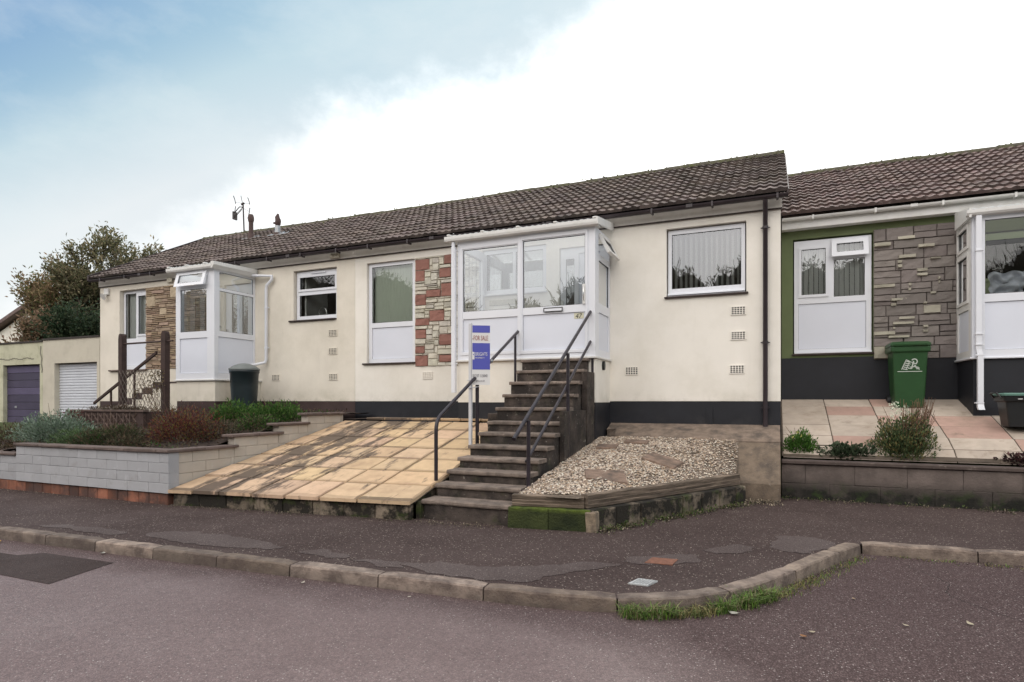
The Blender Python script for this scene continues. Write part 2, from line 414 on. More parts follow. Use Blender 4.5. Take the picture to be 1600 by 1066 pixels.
def poly_mat():
    m = bpy.data.materials.new('polycarbonate'); m.use_nodes = True
    nt = m.node_tree; N = nt.nodes; L = nt.links; N.clear()
    out = N.new('ShaderNodeOutputMaterial'); a = N.new('ShaderNodeMixShader'); a.inputs[0].default_value = .45
    t = N.new('ShaderNodeBsdfTransparent'); t.inputs[0].default_value = (.9, .92, .92, 1)
    d = N.new('ShaderNodeBsdfTranslucent'); d.inputs[0].default_value = (.85, .87, .86, 1)
    g = N.new('ShaderNodeBsdfPrincipled'); g.inputs['Base Color'].default_value = (.7, .7, .68, 1)
    b = N.new('ShaderNodeMixShader'); b.inputs[0].default_value = .3
    L.new(t.outputs[0], a.inputs[1]); L.new(d.outputs[0], a.inputs[2]); L.new(a.outputs[0], b.inputs[1]); L.new(g.outputs[0], b.inputs[2]); L.new(b.outputs[0], out.inputs[0])
    return m
M['poly'] = poly_mat()
M['cloth_white'] = mat('cloth_white', (.55, .60, .68), .8, .2, 9, .4, 15, .03)
M['cloth_dark'] = mat('cloth_dark', (.035, .030, .04), .8, .3, 9, .4, 15, .03)
M['cloth_brown'] = mat('cloth_brown', (.10, .075, .065), .8, .3, 9)

# ------------------------------------------------------------------ text
def text_parts(body, size, u, y, z, m, parent, name='lettering', sx=1.0, rot=0.0, shear=0.0, align='LEFT', org=None):
    cu = bpy.data.curves.new(name, 'FONT'); cu.body = body; cu.size = size; cu.align_x = align; cu.shear = shear
    cu.extrude = .0008; cu.offset = 0.0; cu.resolution_u = 3
    t = bpy.data.objects.new('tmp', cu); COL.objects.link(t)
    bpy.context.view_layer.update()
    me = bpy.data.meshes.new_from_object(t.evaluated_get(bpy.context.evaluated_depsgraph_get()))
    bpy.data.objects.remove(t); bpy.data.curves.remove(cu)
    me.name = name
    c, s_ = math.cos(rot), math.sin(rot)
    for v in me.vertices:
        a, b, d = v.co.x * sx, v.co.y, v.co.z
        v.co = (a * c + d * s_, a * s_ - d * c, b)
    me.materials.clear(); me.materials.append(m)
    for p in me.polygons: p.material_index = 0
    o = bpy.data.objects.new(name, me); lk(o, parent)
    o.location = Vector((u, y, z)) - worldloc(parent)
    return o

# ------------------------------------------------------------------ window kit
def front(V):           # local (a, d, z): a along the facade, d into the house from plane V
    return lambda a, d, z: (a, V + d, z)
def side(U, sgn=1):     # plane x = U seen from +x (sgn 1) or from -x (sgn -1); a runs along y
    return lambda a, d, z: (U - sgn * d, a, z)

def glazing(parent, name, xf, a0, a1, z0, z1, cells, fw=.055, depth=.06, gm='glass', fm='upvc', label=None):
    """frame with rectangular cells: (a0,a1,z0,z1,kind) kind in glass/panel/sash/none ; returns frame object"""
    fr = MB(); fr.xf = xf
    fr.plate(a0, a1, z0, z1, 0, depth, [c[:4] for c in cells])
    for c in cells:
        b0, b1, y0, y1, k = c[:5]
        w = .035
        if k == 'sash':
            # raised casement ring round the pane
            fr.plate(b0 - .028, b1 + .028, y0 - .028, y1 + .028, -.018, -.001, [(b0 + .02, b1 - .02, y0 + .02, y1 - .02)])
        if k in ('glass', 'sash'):
            i = .02 if k == 'sash' else 0
            fr.plate(b0 + i - .001, b1 - i + .001, y0 + i - .001, y1 - i + .001, .012, .02, [(b0 + i + .007, b1 - i - .007, y0 + i + .007, y1 - i - .007)], mi=1)
    fo = fr.build(name, [M[fm], M['gasket']], parent, label=label)
    for c in cells:
        b0, b1, y0, y1, k = c[:5]
        if k in ('glass', 'sash'):
            g = MB(); g.xf = xf
            g.quad((b0, .022, y0), (b1, .022, y0), (b1, .022, y1), (b0, .022, y1))
            g.build('pane', M[gm], fo, norm=False)
        elif k == 'panel':
            g = MB(); g.xf = xf
            g.plate(b0 + .004, b1 - .004, y0 + .004, y1 - .004, .020, .05)
            g.plate(b0 + .0, b1 - .0, y0 + .0, y1 - .0, .026, .03, [(b0 + .0041, b1 - .0041, y0 + .0041, y1 - .0041)], mi=1)
            g.build('panel', [M['panel'], M['gasket']], fo)
    return fo

def blind(parent, xf, a0, a1, z0, z1, d, ang, m, pitch=.085, w=.089):
    b = MB(); b.xf = xf
    n = int((a1 - a0) / pitch)
    for i in range(n + 1):
        a = a0 + (i + .5) * (a1 - a0) / (n + 1)
        t = rad(ang + R.uniform(-4, 4)); ca, sa = math.cos(t) * w / 2, math.sin(t) * w / 2
        zz = z0 + R.uniform(0, .01)
        b.add([(a - ca, d - sa, zz), (a, d + .006, zz), (a + ca, d + sa, zz), (a + ca, d + sa, z1), (a, d + .006, z1), (a - ca, d - sa, z1)],
              [(0, 1, 4, 5), (1, 2, 3, 4)])
    b.box(a0, a1, d - .02, d + .02, z1, z1 + .03)
    return b.build('blind', m, parent, norm=False)

def sill(parent, u0, u1, V, z, m, proj=.05, th=.03):
    s = MB(); s.cbox(u0, u1, V - proj, V + .10, z - th, z, .006)
    return s.build('sill', m, parent)

def vent(parent, u, z, V=10.3, m='cream', fill='dark'):
    w, h = .115, .07
    s = MB()
    holes = []
    nx, nz = 5, 4
    for i in range(nx):
        for k in range(nz):
            a = u - .084 + i * .168 / (nx - 1); b = z - .046 + k * .092 / (nz - 1)
            holes.append((a - .0145, a + .0145, b - .0105, b + .0105))
    s.plate(u - w, u + w, z - h, z + h, V - .014, V - .001, holes, back=False)
    s.quad((u - w + .004, V - .0035, z - h + .004), (u + w - .004, V - .0035, z - h + .004), (u + w - .004, V - .0035, z + h - .004), (u - w + .004, V - .0035, z + h - .004), mi=1)
    return s.build('air_vent', [M[m], M[fill]], parent)

# ------------------------------------------------------------------ cladding
def cladding(parent, u0, u1, z0, z1, V, fixed, pick, wr, hr, cell=.037, mortar='mortar', gap=.006, label=None, overlay=False):
    nx = round((u1 - u0) / cell); nz = round((z1 - z0) / cell)
    cx = (u1 - u0) / nx; cz = (z1 - z0) / nz
    occ = [[False] * nz for _ in range(nx)]
    st = []
    if overlay:
        k = 0
        while k < nz:
            h = R.choice(hr); h = nz - k if nz - k - h < 3 else h
            i = -R.randint(0, 4)
            while i < nx:
                w = R.choice(wr)
                if nx - (i + w) < 3: w = nx - i
                if R.random() < .35 and h >= 5:
                    q = h // 2; st.append((max(i, 0), min(i + w, nx), k, k + q, None)); st.append((max(i, 0), min(i + w, nx), k + q, k + h, None))
                else: st.append((max(i, 0), min(i + w, nx), k, k + h, None))
                i += w
            k += h
        for e in fixed: st.append((e[0] * nx, e[1] * nx, e[2] * nz, e[3] * nz, e[4]))
        fixed = []; occ = [[True] * nz for _ in range(nx)]
    for (a0, a1, b0, b1, c) in fixed:     # normalised rectangles, b measured up from the foot
        i0, i1 = max(0, round(a0 * nx)), min(nx, round(a1 * nx)); k0, k1 = max(0, round(b0 * nz)), min(nz, round(b1 * nz))
        if any(occ[i][k] for i in range(i0, i1) for k in range(k0, k1)): continue
        for i in range(i0, i1):
            for k in range(k0, k1): occ[i][k] = True
        st.append((i0, i1, k0, k1, c))
    for k in range(nz):
        i = 0
        while i < nx:
            if occ[i][k]: i += 1; continue
            w = R.choice(wr); h = R.choice(hr)
            wi = 0
            while wi < w and i + wi < nx and not occ[i + wi][k]: wi += 1
            rem = 0
            while i + wi + rem < nx and not occ[i + wi + rem][k] and rem < 3: rem += 1
            if rem and rem <= 1: wi += rem
            hi = 0
            while hi < h and k + hi < nz and all(not occ[i + q][k + hi] for q in range(wi)): hi += 1
            for q in range(wi):
                for g in range(hi): occ[i + q][k + g] = True
            st.append((i, i + wi, k, k + hi, None)); i += wi
    s = MB()
    for (i0, i1, k0, k1, c) in st:
        col = pick(c, (i1 - i0) * (k1 - k0))
        x0, x1, q0, q1 = u0 + i0 * cx + gap, u0 + i1 * cx - gap, z0 + k0 * cz + gap * .8, z0 + k1 * cz - gap * .8
        n, mz = 4, 3
        vs = []; fs = []
        dp = R.uniform(.016, .042)
        for k in range(mz + 3):
            for i in range(n + 3):
                # outer ring sits on the wall, the rest bulges
                fi = min(max(i - 1, 0), n) / n; fk = min(max(k - 1, 0), mz) / mz
                ring = (i == 0 or i == n + 2 or k == 0 or k == mz + 2)
                ins = .006
                xx = x0 + ins + (x1 - x0 - 2 * ins) * fi; zz = q0 + ins + (q1 - q0 - 2 * ins) * fk
                if i == 0: xx = x0
                if i == n + 2: xx = x1
                if k == 0: zz = q0
                if k == mz + 2: zz = q1
                y = V - .001 if ring else V - dp - (.034 if overlay and c == 'c' else 0) - .020 * noise.noise(Vector((xx * 9, zz * 9, i0)))
                if not ring:
                    xx += R.uniform(-.002, .002); zz += R.uniform(-.002, .002)
                vs.append((xx, y, zz))
        W = n + 3
        for k in range(mz + 2):
            for i in range(n + 2):
                fs.append((k * W + i, k * W + i + 1, (k + 1) * W + i + 1, (k + 1) * W + i))
        s.add(vs, fs, col)
    s.quad((u0, V - .003, z0), (u1, V - .003, z0), (u1, V - .003, z1), (u0, V - .003, z1), mi=1)
    return s.build('stone_cladding', [M['stone_main'], M[mortar]], parent, norm=False, label=label)

# ------------------------------------------------------------------ roof
def tiled_roof(parent, u0, u1, vE, zE, vR, zR, m, back=True, roll=.15, gauge=.31, ridge_m='moss_ridge'):
    L = math.hypot(vR - vE, zR - zE); n = round(L / gauge); g = L / n
    dv, dz = (vR - vE) / L, (zR - zE) / L; nv, nz = -dz, dv
    s = MB()
    spr = 6
    nu = int((u1 - u0) / roll * spr)
    for k in range(n):
        vs = []; fs_top = []; tints = []
        rows = ((k * g - .012, .030), (k * g - .012, .062), (k * g + g * .5, .044), ((k + 1) * g + .01, .022))
        jit = {}
        off = (k % 2) * .15
        for (d_, h0) in rows:
            for i in range(nu + 1):
                u = u0 + (u1 - u0) * i / nu
                tid = int((u - u0 + off) / .30)
                if tid not in jit: jit[tid] = (R.uniform(-.007, .008), R.uniform(-.012, .012))
                ph = (u - u0) / roll % 1.0
                prof = .022 * (math.sin(math.pi * min(ph / .62, 1.0)) ** .8 if ph < .62 else 0)
                h = h0 + prof + jit[tid][0] + .022 * noise.noise(Vector((u * .45, d_ * .6, 3)))
                if h0 == .030: h = .012
                dd = d_ + (jit[tid][1] if h0 > .03 and d_ < k * g + .1 else 0)
                vs.append((u, vE + dv * dd + nv * h, zE + dz * dd + nz * h))
        tt = {}
        for r in range(3):
            for i in range(nu):
                tid = int((u0 + (u1 - u0) * (i + .5) / nu - u0 + off) / .30)
                if tid not in tt:
                    q = R.uniform(.75, 1.3); tt[tid] = (q, q * R.uniform(.96, 1.02), q * R.uniform(.93, 1.02))
                a = r * (nu + 1) + i
                t = tt[tid]
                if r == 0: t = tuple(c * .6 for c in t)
                fs_top.append(((a, a + 1, a + nu + 2, a + nu + 1), t))
        b = len(s.v); s.v.extend(vs)
        for f, t in fs_top:
            s.f.append(tuple(b + q for q in f)); s.t.append(t); s.m.append(0); s.sm.append(False)
    ro = s.build('roof', M[m], parent, norm=False)
    # underside, back slope
    b = MB()
    b.quad((u0 + .01, vE, zE - .01), (u1 - .01, vE, zE - .01), (u1 - .01, vR, zR - .01), (u0 + .01, vR, zR - .01), mi=1)
    b.quad((u0 + .01, vR, zR + .02), (u1 - .01, vR, zR + .02), (u1 - .01, 2 * vR - vE, zE), (u0 + .01, 2 * vR - vE, zE))
    b.build('back_slope', [M[m], M['dark']], ro, norm=False)
    # ridge tiles
    r = MB(); x = u0; rsec = []
    while x < u1 - .05:
        x2 = min(x + .45, u1); zz = zR + R.uniform(.0, .014) + .022 * noise.noise(Vector((x * .45, 2.3, 3)))
        secs = []
        for xx, rr in ((x, .105), (x + .04, .112), (x + .05, .10), (x2, .10)):
            rsec.append([(xx, vR + rr * 1.15 * math.cos(a) + R.uniform(-.004, .004), zz - .015 + rr * math.sin(a) + R.uniform(-.004, .004)) for a in [math.pi * q / 8 for q in range(9)]])
        x = x2
    r.loft(rsec, smooth=False)
    r.build('ridge_tiles', M[ridge_m], ro); r = MB()
    for i in range(int((u1 - u0) * 10)):       # cushions of moss on the ridge and the top course
        uu = R.uniform(u0, u1); dd = R.uniform(0, 1) ** 2 * .35; rr = R.uniform(.008, .022)
        if noise.noise(Vector((uu * 1.2, 0, 3))) < -.15: continue
        c = Vector((uu, vR - .05 - dd * dv * .95, zR + .085 - max(dd - .05, 0) * .60 - (dd > .08) * .030))
        secs = [[(c.x + rr * f * math.cos(a), c.y + rr * f * math.sin(a), c.z + h * rr) for a in [math.pi * 2 * q / 6 for q in range(6)]] for f, h in ((1, -.4), (.85, .35), (.3, .7))]
        r.loft(secs)
    tag(r.build('ridge_moss', M['moss_cushion'], ro), kind='stuff')
    return ro
M['moss_cushion'] = mat('moss_cushion', (.10, .12, .03), .95, .5, 20)

def gutter(parent, u0, u1, V, z, m, r=.055, brackets=True):
    s = MB(); n = 8; secs = []
    for x in (u0, u1):
        o = [(x, V + r * math.cos(a), z + r * math.sin(a)) for a in [math.pi + math.pi * q / n for q in range(n + 1)]]
        i = [(x, V + (r - .006) * math.cos(a), z + .001 + (r - .006) * math.sin(a)) for a in [2 * math.pi - math.pi * q / n for q in range(n + 1)]]
        secs.append(o + i)
    s.loft(secs)
    if brackets:
        x = u0 + .5
        while x < u1:
            s.box(x - .015, x + .015, V - r - .008, V + r + .02, z - r - .012, z + .012); x += .95
        x = u0 + 2.
        while x < u1:
            s.box(x - .05, x + .05, V - r - .006, V - r + .004, z - r * .8, z + .008); x += 2.4
    return s.build('gutter', m, parent)

def pipe(parent, pts, r, m, name='downpipe', collars=()):
    s = MB(); s.tube(pts, r, 12)
    for c in collars:
        s.tube([(c[0], c[1], c[2] - .02), (c[0], c[1], c[2] + .02)], r * 1.22, 12)
        s.box(c[0] - r * 1.9, c[0] + r * 1.9, c[1] + r * .4, c[1] + r * .9, c[2] - .008, c[2] + .008)
    return s.build(name, m, parent)

# ================================================================== SETTING
def sheet(name, pts, z, m, label=None):
    me = MB(); me.add([(p[0], p[1], z if len(p) == 2 else p[2]) for p in pts], [tuple(range(len(pts)))])
    return me.build(name, m, kind='structure', norm=False)

g = MB()
prof = [(-300, -1.56), (9.95, -1.56), (10.2, -.62), (20, -.6), (60, .3), (400, .3)]
for (y0, z0), (y1, z1) in zip(prof, prof[1:]):
    g.quad((-300, y0, z0), (300, y0, z0), (300, y1, z1), (-300, y1, z1))
g.build('ground', M['ground'], kind='structure', norm=False)
sheet('road', [(-60, -4.5), (60, -4.5), (60, 8.0), (-60, 8.0)], RZ, M['road'])

def curve_pts(P, n=8):
    P = [Vector((*p, 0)) for p in P]; out = []
    for i in range(len(P) - 1):
        a = P[max(i - 1, 0)]; b = P[i]; c = P[i + 1]; d = P[min(i + 2, len(P) - 1)]
        for k in range(n):
            t = k / n
            out.append(.5 * ((2 * b) + (c - a) * t + (2 * a - 5 * b + 4 * c - d) * t * t + (3 * b - a - 3 * c + d) * t ** 3))
    out.append(P[-1]); return [(p.x, p.y) for p in out]
KA = curve_pts([(-40, 2.9), (-20, 3.45), (-11, 3.68), (-7.85, 3.80), (-5.79, 3.88), (-4.24, 3.95), (-2.59, 4.04), (-1.60, 4.10), (-.95, 4.24), (-.50, 4.50), (-.12, 4.98), (.22, 5.62), (.50, 6.22), (.78, 6.78)], 6)
KB = [(.785, 6.79), (1.83, 6.86), (2.75, 6.98), (4.6, 7.05), (20, 7.3)]
# pavement: from the back of the kerb line to the walls
sheet('pavement', [(x, y + .02) for x, y in KA] + [(x, y + .02) for x, y in KB] + [(20, 9.95), (-40, 9.95)], GZ - .004, M['tarmac'])

def kerb_run(P, lens, start, label_fn, grp):
    # walk the polyline and set one stone after another
    seg = []; tot = 0
    for a, b in zip(P, P[1:]):
        l = math.dist(a, b); seg.append((tot, l, a, b)); tot += l
    def at(s_):
        for t0, l, a, b in seg:
            if s_ <= t0 + l + 1e-9:
                f = (s_ - t0) / l; return (a[0] + (b[0] - a[0]) * f, a[1] + (b[1] - a[1]) * f), ((b[0] - a[0]) / l, (b[1] - a[1]) / l)
        a, b = seg[-1][2:]; l = seg[-1][1]
        return b, ((b[0] - a[0]) / l, (b[1] - a[1]) / l)
    s0 = start; k = 0
    for ln in lens:
        s1 = min(s0 + ln, tot)
        q = R.uniform(.7, 1.0); tint = (q, q * .97, q * .93)
        lab, tn = label_fn(k)
        if tn: tint = tn
        m_ = MB(); secs = []
        n = 9
        for i in range(n):
            e = .006 if i == 0 else (-.006 if i == n - 1 else 0)
            (x, y), (tx, ty) = at(s0 + (s1 - s0) * i / (n - 1) + e)
            nx, ny = -ty, tx       # towards the pavement
            j = [R.uniform(-.003, .003) for _ in range(8)]
            end = .010 if i in (0, n - 1) else 0
            sec = [(-.004 + j[0], RZ - .10), (.0 + j[1] + end * .5, GZ - .006 + j[2] - end), (.010 + j[3] + end * .5, GZ + .008 + j[4] - end), (.12 + j[5], GZ + .010 + j[6] - end), (.128, RZ - .10)]
            secs.append([(x + nx * a, y + ny * a, z) for a, z in sec])
        m_.loft(secs, tint=tint)
        m_.build('kerb_stone', M['kerb'], label=lab, cat='kerb', group=grp)
        s0 = s1; k += 1
        if s1 >= tot: break
KL = sum(math.dist(a, b) for a, b in zip(KA, KA[1:]) if b[0] <= -7.84)
ordn = ['first', 'second', 'third', 'fourth', 'fifth', 'sixth', 'seventh', 'eighth', 'ninth', 'tenth', 'eleventh', 'twelfth']
def labA(k):
    k -= 1
    if k < 0: return 'dark kerb stone cut off by the left edge of the photo', None
    look = {0: ('brown weathered', None), 1: ('brown weathered', None), 2: ('pale clean', (1.5, 1.45, 1.38)), 3: ('brown mottled', None), 4: ('dark brown', (.8, .76, .7)), 5: ('pale grey', (1.35, 1.32, 1.28)), 6: ('pale grey', (1.45, 1.4, 1.35)),
            7: ('long brown', (.85, .8, .74)), 8: ('curved mossy', None), 9: ('curved pale', (1.2, 1.15, 1.1)), 10: ('straight pale', (1.35, 1.3, 1.2)), 11: ('straight pale', (1.3, 1.25, 1.15))}[min(k, 11)]
    where = ordn[k] + ' whole kerb stone from the left edge along the road' if k < 8 else ['kerb stone with the grass tuft at its foot, on the corner', 'kerb stone at the middle of the bend', 'kerb stone leading back from the bend', 'kerb end stone at the mouth of the parking bay'][min(k - 8, 3)]
    return look[0] + ' ' + where, look[1]
kerb_run(KA, [1.3, .92, .76, .80, .80, .82, .88, .92, 1.0, .9, .92, .92, 9], KL - 1.35, labA, 'kerb stones of the pavement')
f = MB(); sc_ = [p for p in KA if -30 < p[0] < -9.15] + [(-9.17, 3.752)]
f.loft([[(x, y + o, z) for o, z in ((0, RZ - .1), (0, GZ - .006), (.012, GZ + .006), (.12, GZ + .008), (.128, RZ - .1))] for x, y in sc_], tint=(.9, .87, .83))
f.build('kerb', M['kerb'], kind='structure')
kerb_run(KB, [.95, .92, .92, .92, 12], 0, lambda k: (['pale kerb stone at the back of the bay, next to the bend', 'second kerb stone along the back of the parking bay', 'third kerb stone along the back of the bay, at the right edge', 'fourth kerb stone along the back of the parking bay', 'last kerb run beyond the bay'][k], (1.2, 1.15, 1.08)), 'kerb stones of the pavement')

def crack(P, w_=.004):
    pts = curve_pts(P, 14); f = MB()
    pts = [(x + R.uniform(-.012, .012), y + R.uniform(-.012, .012)) for x, y in pts]
    for (a, b) in zip(pts, pts[1:]):
        L_ = math.dist(a, b); nx, ny = -(b[1] - a[1]) / L_ * w_, (b[0] - a[0]) / L_ * w_
        f.quad((a[0] - nx, a[1] - ny, RZ + .002), (b[0] - nx, b[1] - ny, RZ + .002), (b[0] + nx, b[1] + ny, RZ + .002), (a[0] + nx, a[1] + ny, RZ + .002))
    f.build('road_crack', M['dark'], kind='structure', norm=False)
crack([(1.1, 6.5), (1.3, 6.0), (1.25, 5.6), (1.6, 5.1), (1.9, 4.9)], .002)
def blob(name, P, z, m, j=.05, n=12):
    pts = curve_pts(list(P) + [P[0]], n)[:-1]
    pts = [(x + R.uniform(-j, j) * .4 + .07 * noise.noise(Vector((x * 5, y * 5, 1))) + .03 * noise.noise(Vector((x * 19, y * 19, 2))), y + R.uniform(-j, j) * .4 + .07 * noise.noise(Vector((x * 5, y * 5, 7))) + .03 * noise.noise(Vector((x * 19, y * 19, 5)))) for x, y in pts]
    return sheet(name, pts, z, m)
# worn grey screed patches along an old trench in the pavement
Z4 = GZ + .000
for i, P in enumerate([
    [(-7.6, 4.12), (-6.9, 4.1), (-6.3, 4.16), (-6.5, 4.3), (-7.3, 4.28)],
    [(-6.1, 4.30), (-5.5, 4.18), (-4.7, 4.24), (-4.3, 4.36), (-4.5, 4.50), (-5.2, 4.58), (-5.9, 4.52)],
    [(-4.15, 4.36), (-3.75, 4.30), (-3.5, 4.36), (-3.7, 4.50), (-4.0, 4.48)],
    [(-3.45, 4.34), (-3.1, 4.28), (-2.85, 4.33), (-3.05, 4.43)],
    [(-2.95, 4.42), (-2.5, 4.24), (-1.95, 4.28), (-1.72, 4.38), (-1.55, 4.70), (-1.30, 4.98), (-1.20, 5.12), (-1.50, 5.08), (-1.85, 4.80), (-2.2, 4.62), (-2.7, 4.55)],
    [(-1.22, 5.22), (-.95, 5.20), (-.72, 5.34), (-.62, 5.62), (-.78, 5.70), (-1.0, 5.52), (-1.18, 5.44)],
    [(-.62, 5.9), (-.42, 5.85), (-.22, 6.05), (-.20, 6.25), (-.40, 6.22)],
    [(-.10, 6.3), (.18, 6.15), (.42, 6.4), (.50, 6.75), (.28, 6.95), (.05, 6.85), (.0, 6.55)],
]):
    blob('pavement_patch', P, Z4, M['worn'], .020)
sheet('road_patch', [(-9.2, 3.0), (-5.45, 3.02), (-5.62, 3.66), (-6.6, 3.62), (-6.75, 3.46), (-9.4, 3.38)], RZ + .004, M['road_dark'])

# ================================================================== MAIN BUNGALOW (number 47)
V = 10.30
EV, EZ, RV, RIZ = 10.13, 3.21, 13.60, 5.06
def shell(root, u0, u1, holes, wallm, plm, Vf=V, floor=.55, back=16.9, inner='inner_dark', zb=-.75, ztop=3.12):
    w = MB()
    w.plate(u0, u1, 0.0, ztop, Vf, Vf + .24, holes)
    w.box(u0, u0 + .2, Vf + .242, back, zb, ztop); w.box(u1 - .2, u1, Vf + .242, back, zb, ztop)
    w.box(u0 + .202, u1 - .202, back - .2, back, zb, ztop)
    # gables
    for a in (u0 + .02, u1 - .06):
        w.add([(a, Vf, ztop), (a, back, ztop), (a, RV + (Vf - V), RIZ - .06), (a + .04, Vf, ztop), (a + .04, back, ztop), (a + .04, RV + (Vf - V), RIZ - .06)],
              [(0, 1, 2), (3, 5, 4), (0, 3, 4, 1), (1, 4, 5, 2), (2, 5, 3, 0)])
    wo = w.build('wall', M[wallm], root)
    r = MB()
    r.box(u0 + .201, u1 - .201, Vf + .241, back - .201, floor - .1, floor)
    r.box(u0 + .201, u1 - .201, Vf + .241, back - .201, 2.98, 3.0)
    r.box(u0 + .201, u1 - .201, Vf + 3.2, Vf + 3.26, floor + .001, 2.979)
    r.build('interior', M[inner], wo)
    p = MB(); p.box(u0, u1, Vf + .006, Vf + .24, zb, -.002)
    p.build('plinth', M[plm], root)
    return wo

HA = empty('bungalow', (-4, V, -.4), 'cream rendered bungalow with black plinth, red and cream stone panel and glazed porch', 'house', 'terraced bungalows')
u0, u1 = -8.068, .09
shell(HA, u0, u1, [(-1.66, -.41, 1.74, 2.88), (-7.77, -6.60, .76, 2.86), (-5.10, -3.80, 2.0, 2.86), (-3.55, -2.70, .70, 2.75)], 'cream', 'black_paint')
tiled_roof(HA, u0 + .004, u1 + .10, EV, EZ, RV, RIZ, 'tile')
f = MB(); f.cbox(u0 + .003, u1 + .02, V - .030, V - .001, 3.012, 3.20, .004); f.box(u0 + .003, u1 + .02, V - .038, V - .002, 2.996, 3.011, mi=1)
f.build('fascia', [M['fascia'], M['brown_wood']], HA)
f = MB()
f.loft([[(x, EV - .02, EZ - .03), (x, EV - .02, EZ + .03), (x, RV, RIZ + .03), (x, RV, RIZ - .05)] for x in (u1 + .085, u1 + .118)])
f.build('barge_board', M['brown_wood'], HA)
gutter(HA, u0 + .01, u1 + .10, EV - .035, 3.165, M['gutter'])
pipe(HA, [(-.13, EV - .04, 3.12), (-.13, EV - .02, 3.05), (-.13, V - .055, 2.94), (-.13, V - .055, -.44)], .036, M['gutter'], collars=[(-.13, V - .055, .92), (-.13, V - .055, 2.72), (-.13, V - .055, -.1)])
f = MB(); f.box(-1.02, -.92, V - .012, V + .0, -.40, -.12); f.build('plinth_vent', M['black_paint'], HA)

# right-hand window
w = glazing(HA, 'window', front(V + .07), -1.64, -.43, 1.80, 2.86, [(-1.58, -.49, 1.88, 2.79, 'glass')], depth=.07, gm='glass_sky')
f = MB(); f.cbox(-1.64, -.43, V + .02, V + .069, 1.74, 1.795, .004); f.cbox(-1.64, -.43, V + .0, V + .06, 1.765, 1.775, .002); f.build('window_board', M['upvc'], w)
blind(w, front(V), -1.57, -.50, 1.86, 2.82, .20, 70, M['blind_white'], pitch=.083)
sill(w, -1.69, -.38, V, 1.74, M['brown_wood'], .045, .028)
# tall window with white panel
w = glazing(HA, 'window', front(V + .06), -7.76, -6.61, .785, 2.85, [(-7.68, -6.69, 1.62, 2.78, 'glass'), (-7.68, -6.69, .87, 1.52, 'panel')])
blind(w, front(V), -7.67, -6.70, 1.62, 2.8, .17, 8, M['blind_green'], pitch=.078)
sill(w, -7.86, -6.58, V, .785, M['brown_wood'], .05, .03)

# red and cream stone panel, laid out as on the house
fx = []
for (x0, x1, y0, y1) in [(30, 100, 280, 335), (172, 212, 250, 305), (30, 78, 340, 393), (150, 207, 325, 365), (158, 212, 390, 460), (85, 155, 428, 466), (30, 80, 450, 508), (98, 173, 525, 581), (28, 97, 565, 603),
                         (28, 82, 622, 663), (150, 208, 640, 695), (28, 75, 700, 738), (28, 91, 741, 795), (150, 210, 738, 776)]:
    t = lambda x: 277 - 25 * (x - 28) / 184
    xm = (x0 + x1) / 2; H = 797 - t(xm)
    fx.append(((x0 - 28) / 184, (x1 - 28) / 184, max(0, (797 - y1) / H), min(1, (797 - y0) / H), 'red'))
def pick_main(c, area):
    q = R.uniform(.88, 1.1)
    if c == 'red': return (.30 * q, .145 * q, .115 * q)
    return (.60 * q, .565 * q * R.uniform(.98, 1.02), .485 * q * R.uniform(.95, 1.03))
cladding(HA, -6.585, -5.135, .69, 2.86, V, [(a * .593, b * .593, c, d, e) for a, b, c, d, e in fx], pick_main, [4, 5, 6, 7, 8], [1, 2, 2, 3, 4], mortar='mortar')
for (u, z, mm, ff) in [(-6.30, .51, 'cream', 'fascia'), (-2.24, .52, 'cream', 'dark'), (-.53, 1.45, 'cream', 'dark'), (-.53, 1.05, 'cream', 'dark'), (-.55, .51, 'cream', 'dark')]:
    vent(HA, u, z, V, mm, ff)

# ---- its porch
PV = 9.35; P0, P1 = -5.11, -2.62; PZ = .72
pr = MB()
pr.box(P0, P1, PV + .02, PV + .13, -.02, PZ - .035); pr.box(P1 - .11, P1, PV + .131, V - .002, -.02, PZ - .035); pr.box(P0, P0 + .11, PV + .131, V - .002, -.02, PZ - .035)
porch = pr.build('porch', M['cream'], HA)
f = MB(); f.box(P0 + .003, P1 - .003, PV + .026, PV + .13, -.75, -.021); f.box(P1 - .11, P1 - .006, PV + .131, V - .002, -.75, -.021); f.build('porch_plinth', M['black_paint'], porch)
f = MB(); f.cbox(P0 - .10, P1 + .035, PV - .035, V - .003, PZ - .034, PZ, .006); f.build('porch_sill', M['upvc_warm'], porch)
glazing(porch, 'porch_front', front(PV), P0, P1, PZ + .001, 2.80, [
    (-5.00, -3.965, 1.56, 2.64, 'glass'), (-5.00, -3.965, .86, 1.43, 'panel'),
    (-3.865, -2.79, 1.56, 2.68, 'glass'), (-3.865, -2.79, .85, 1.44, 'panel')], depth=.07, gm='glass_clear')
f = MB()
f.plate(-5.06, -3.935, .80, 2.72, PV - .010, PV - .0005, [(-5.015, -3.95, .845, 2.655)])
f.plate(-3.915, -2.74, .79, 2.755, PV - .016, PV - .0005, [(-3.88, -2.775, .835, 2.695)])
f.box(-3.945, -3.908, PV - .022, PV - .0165, .78, 2.77)
f.build('door_frame', M['upvc'], porch)
glazing(porch, 'porch_side', side(P1), PV + .072, V - .002, PZ + .001, 2.80, [
    (PV + .22, V - .09, 1.60, 2.30, 'glass'), (PV + .22, V - .09, .84, 1.45, 'panel'), (PV + .20, V - .07, 2.40, 2.72, 'none')], depth=.07, gm='glass_clear')
glazing(porch, 'porch_side', side(P0, -1), PV + .072, V - .002, PZ + .001, 2.80, [(PV + .15, V - .09, 1.60, 2.65, 'glass'), (PV + .15, V - .09, .84, 1.45, 'panel')], depth=.07, gm='glass_clear')
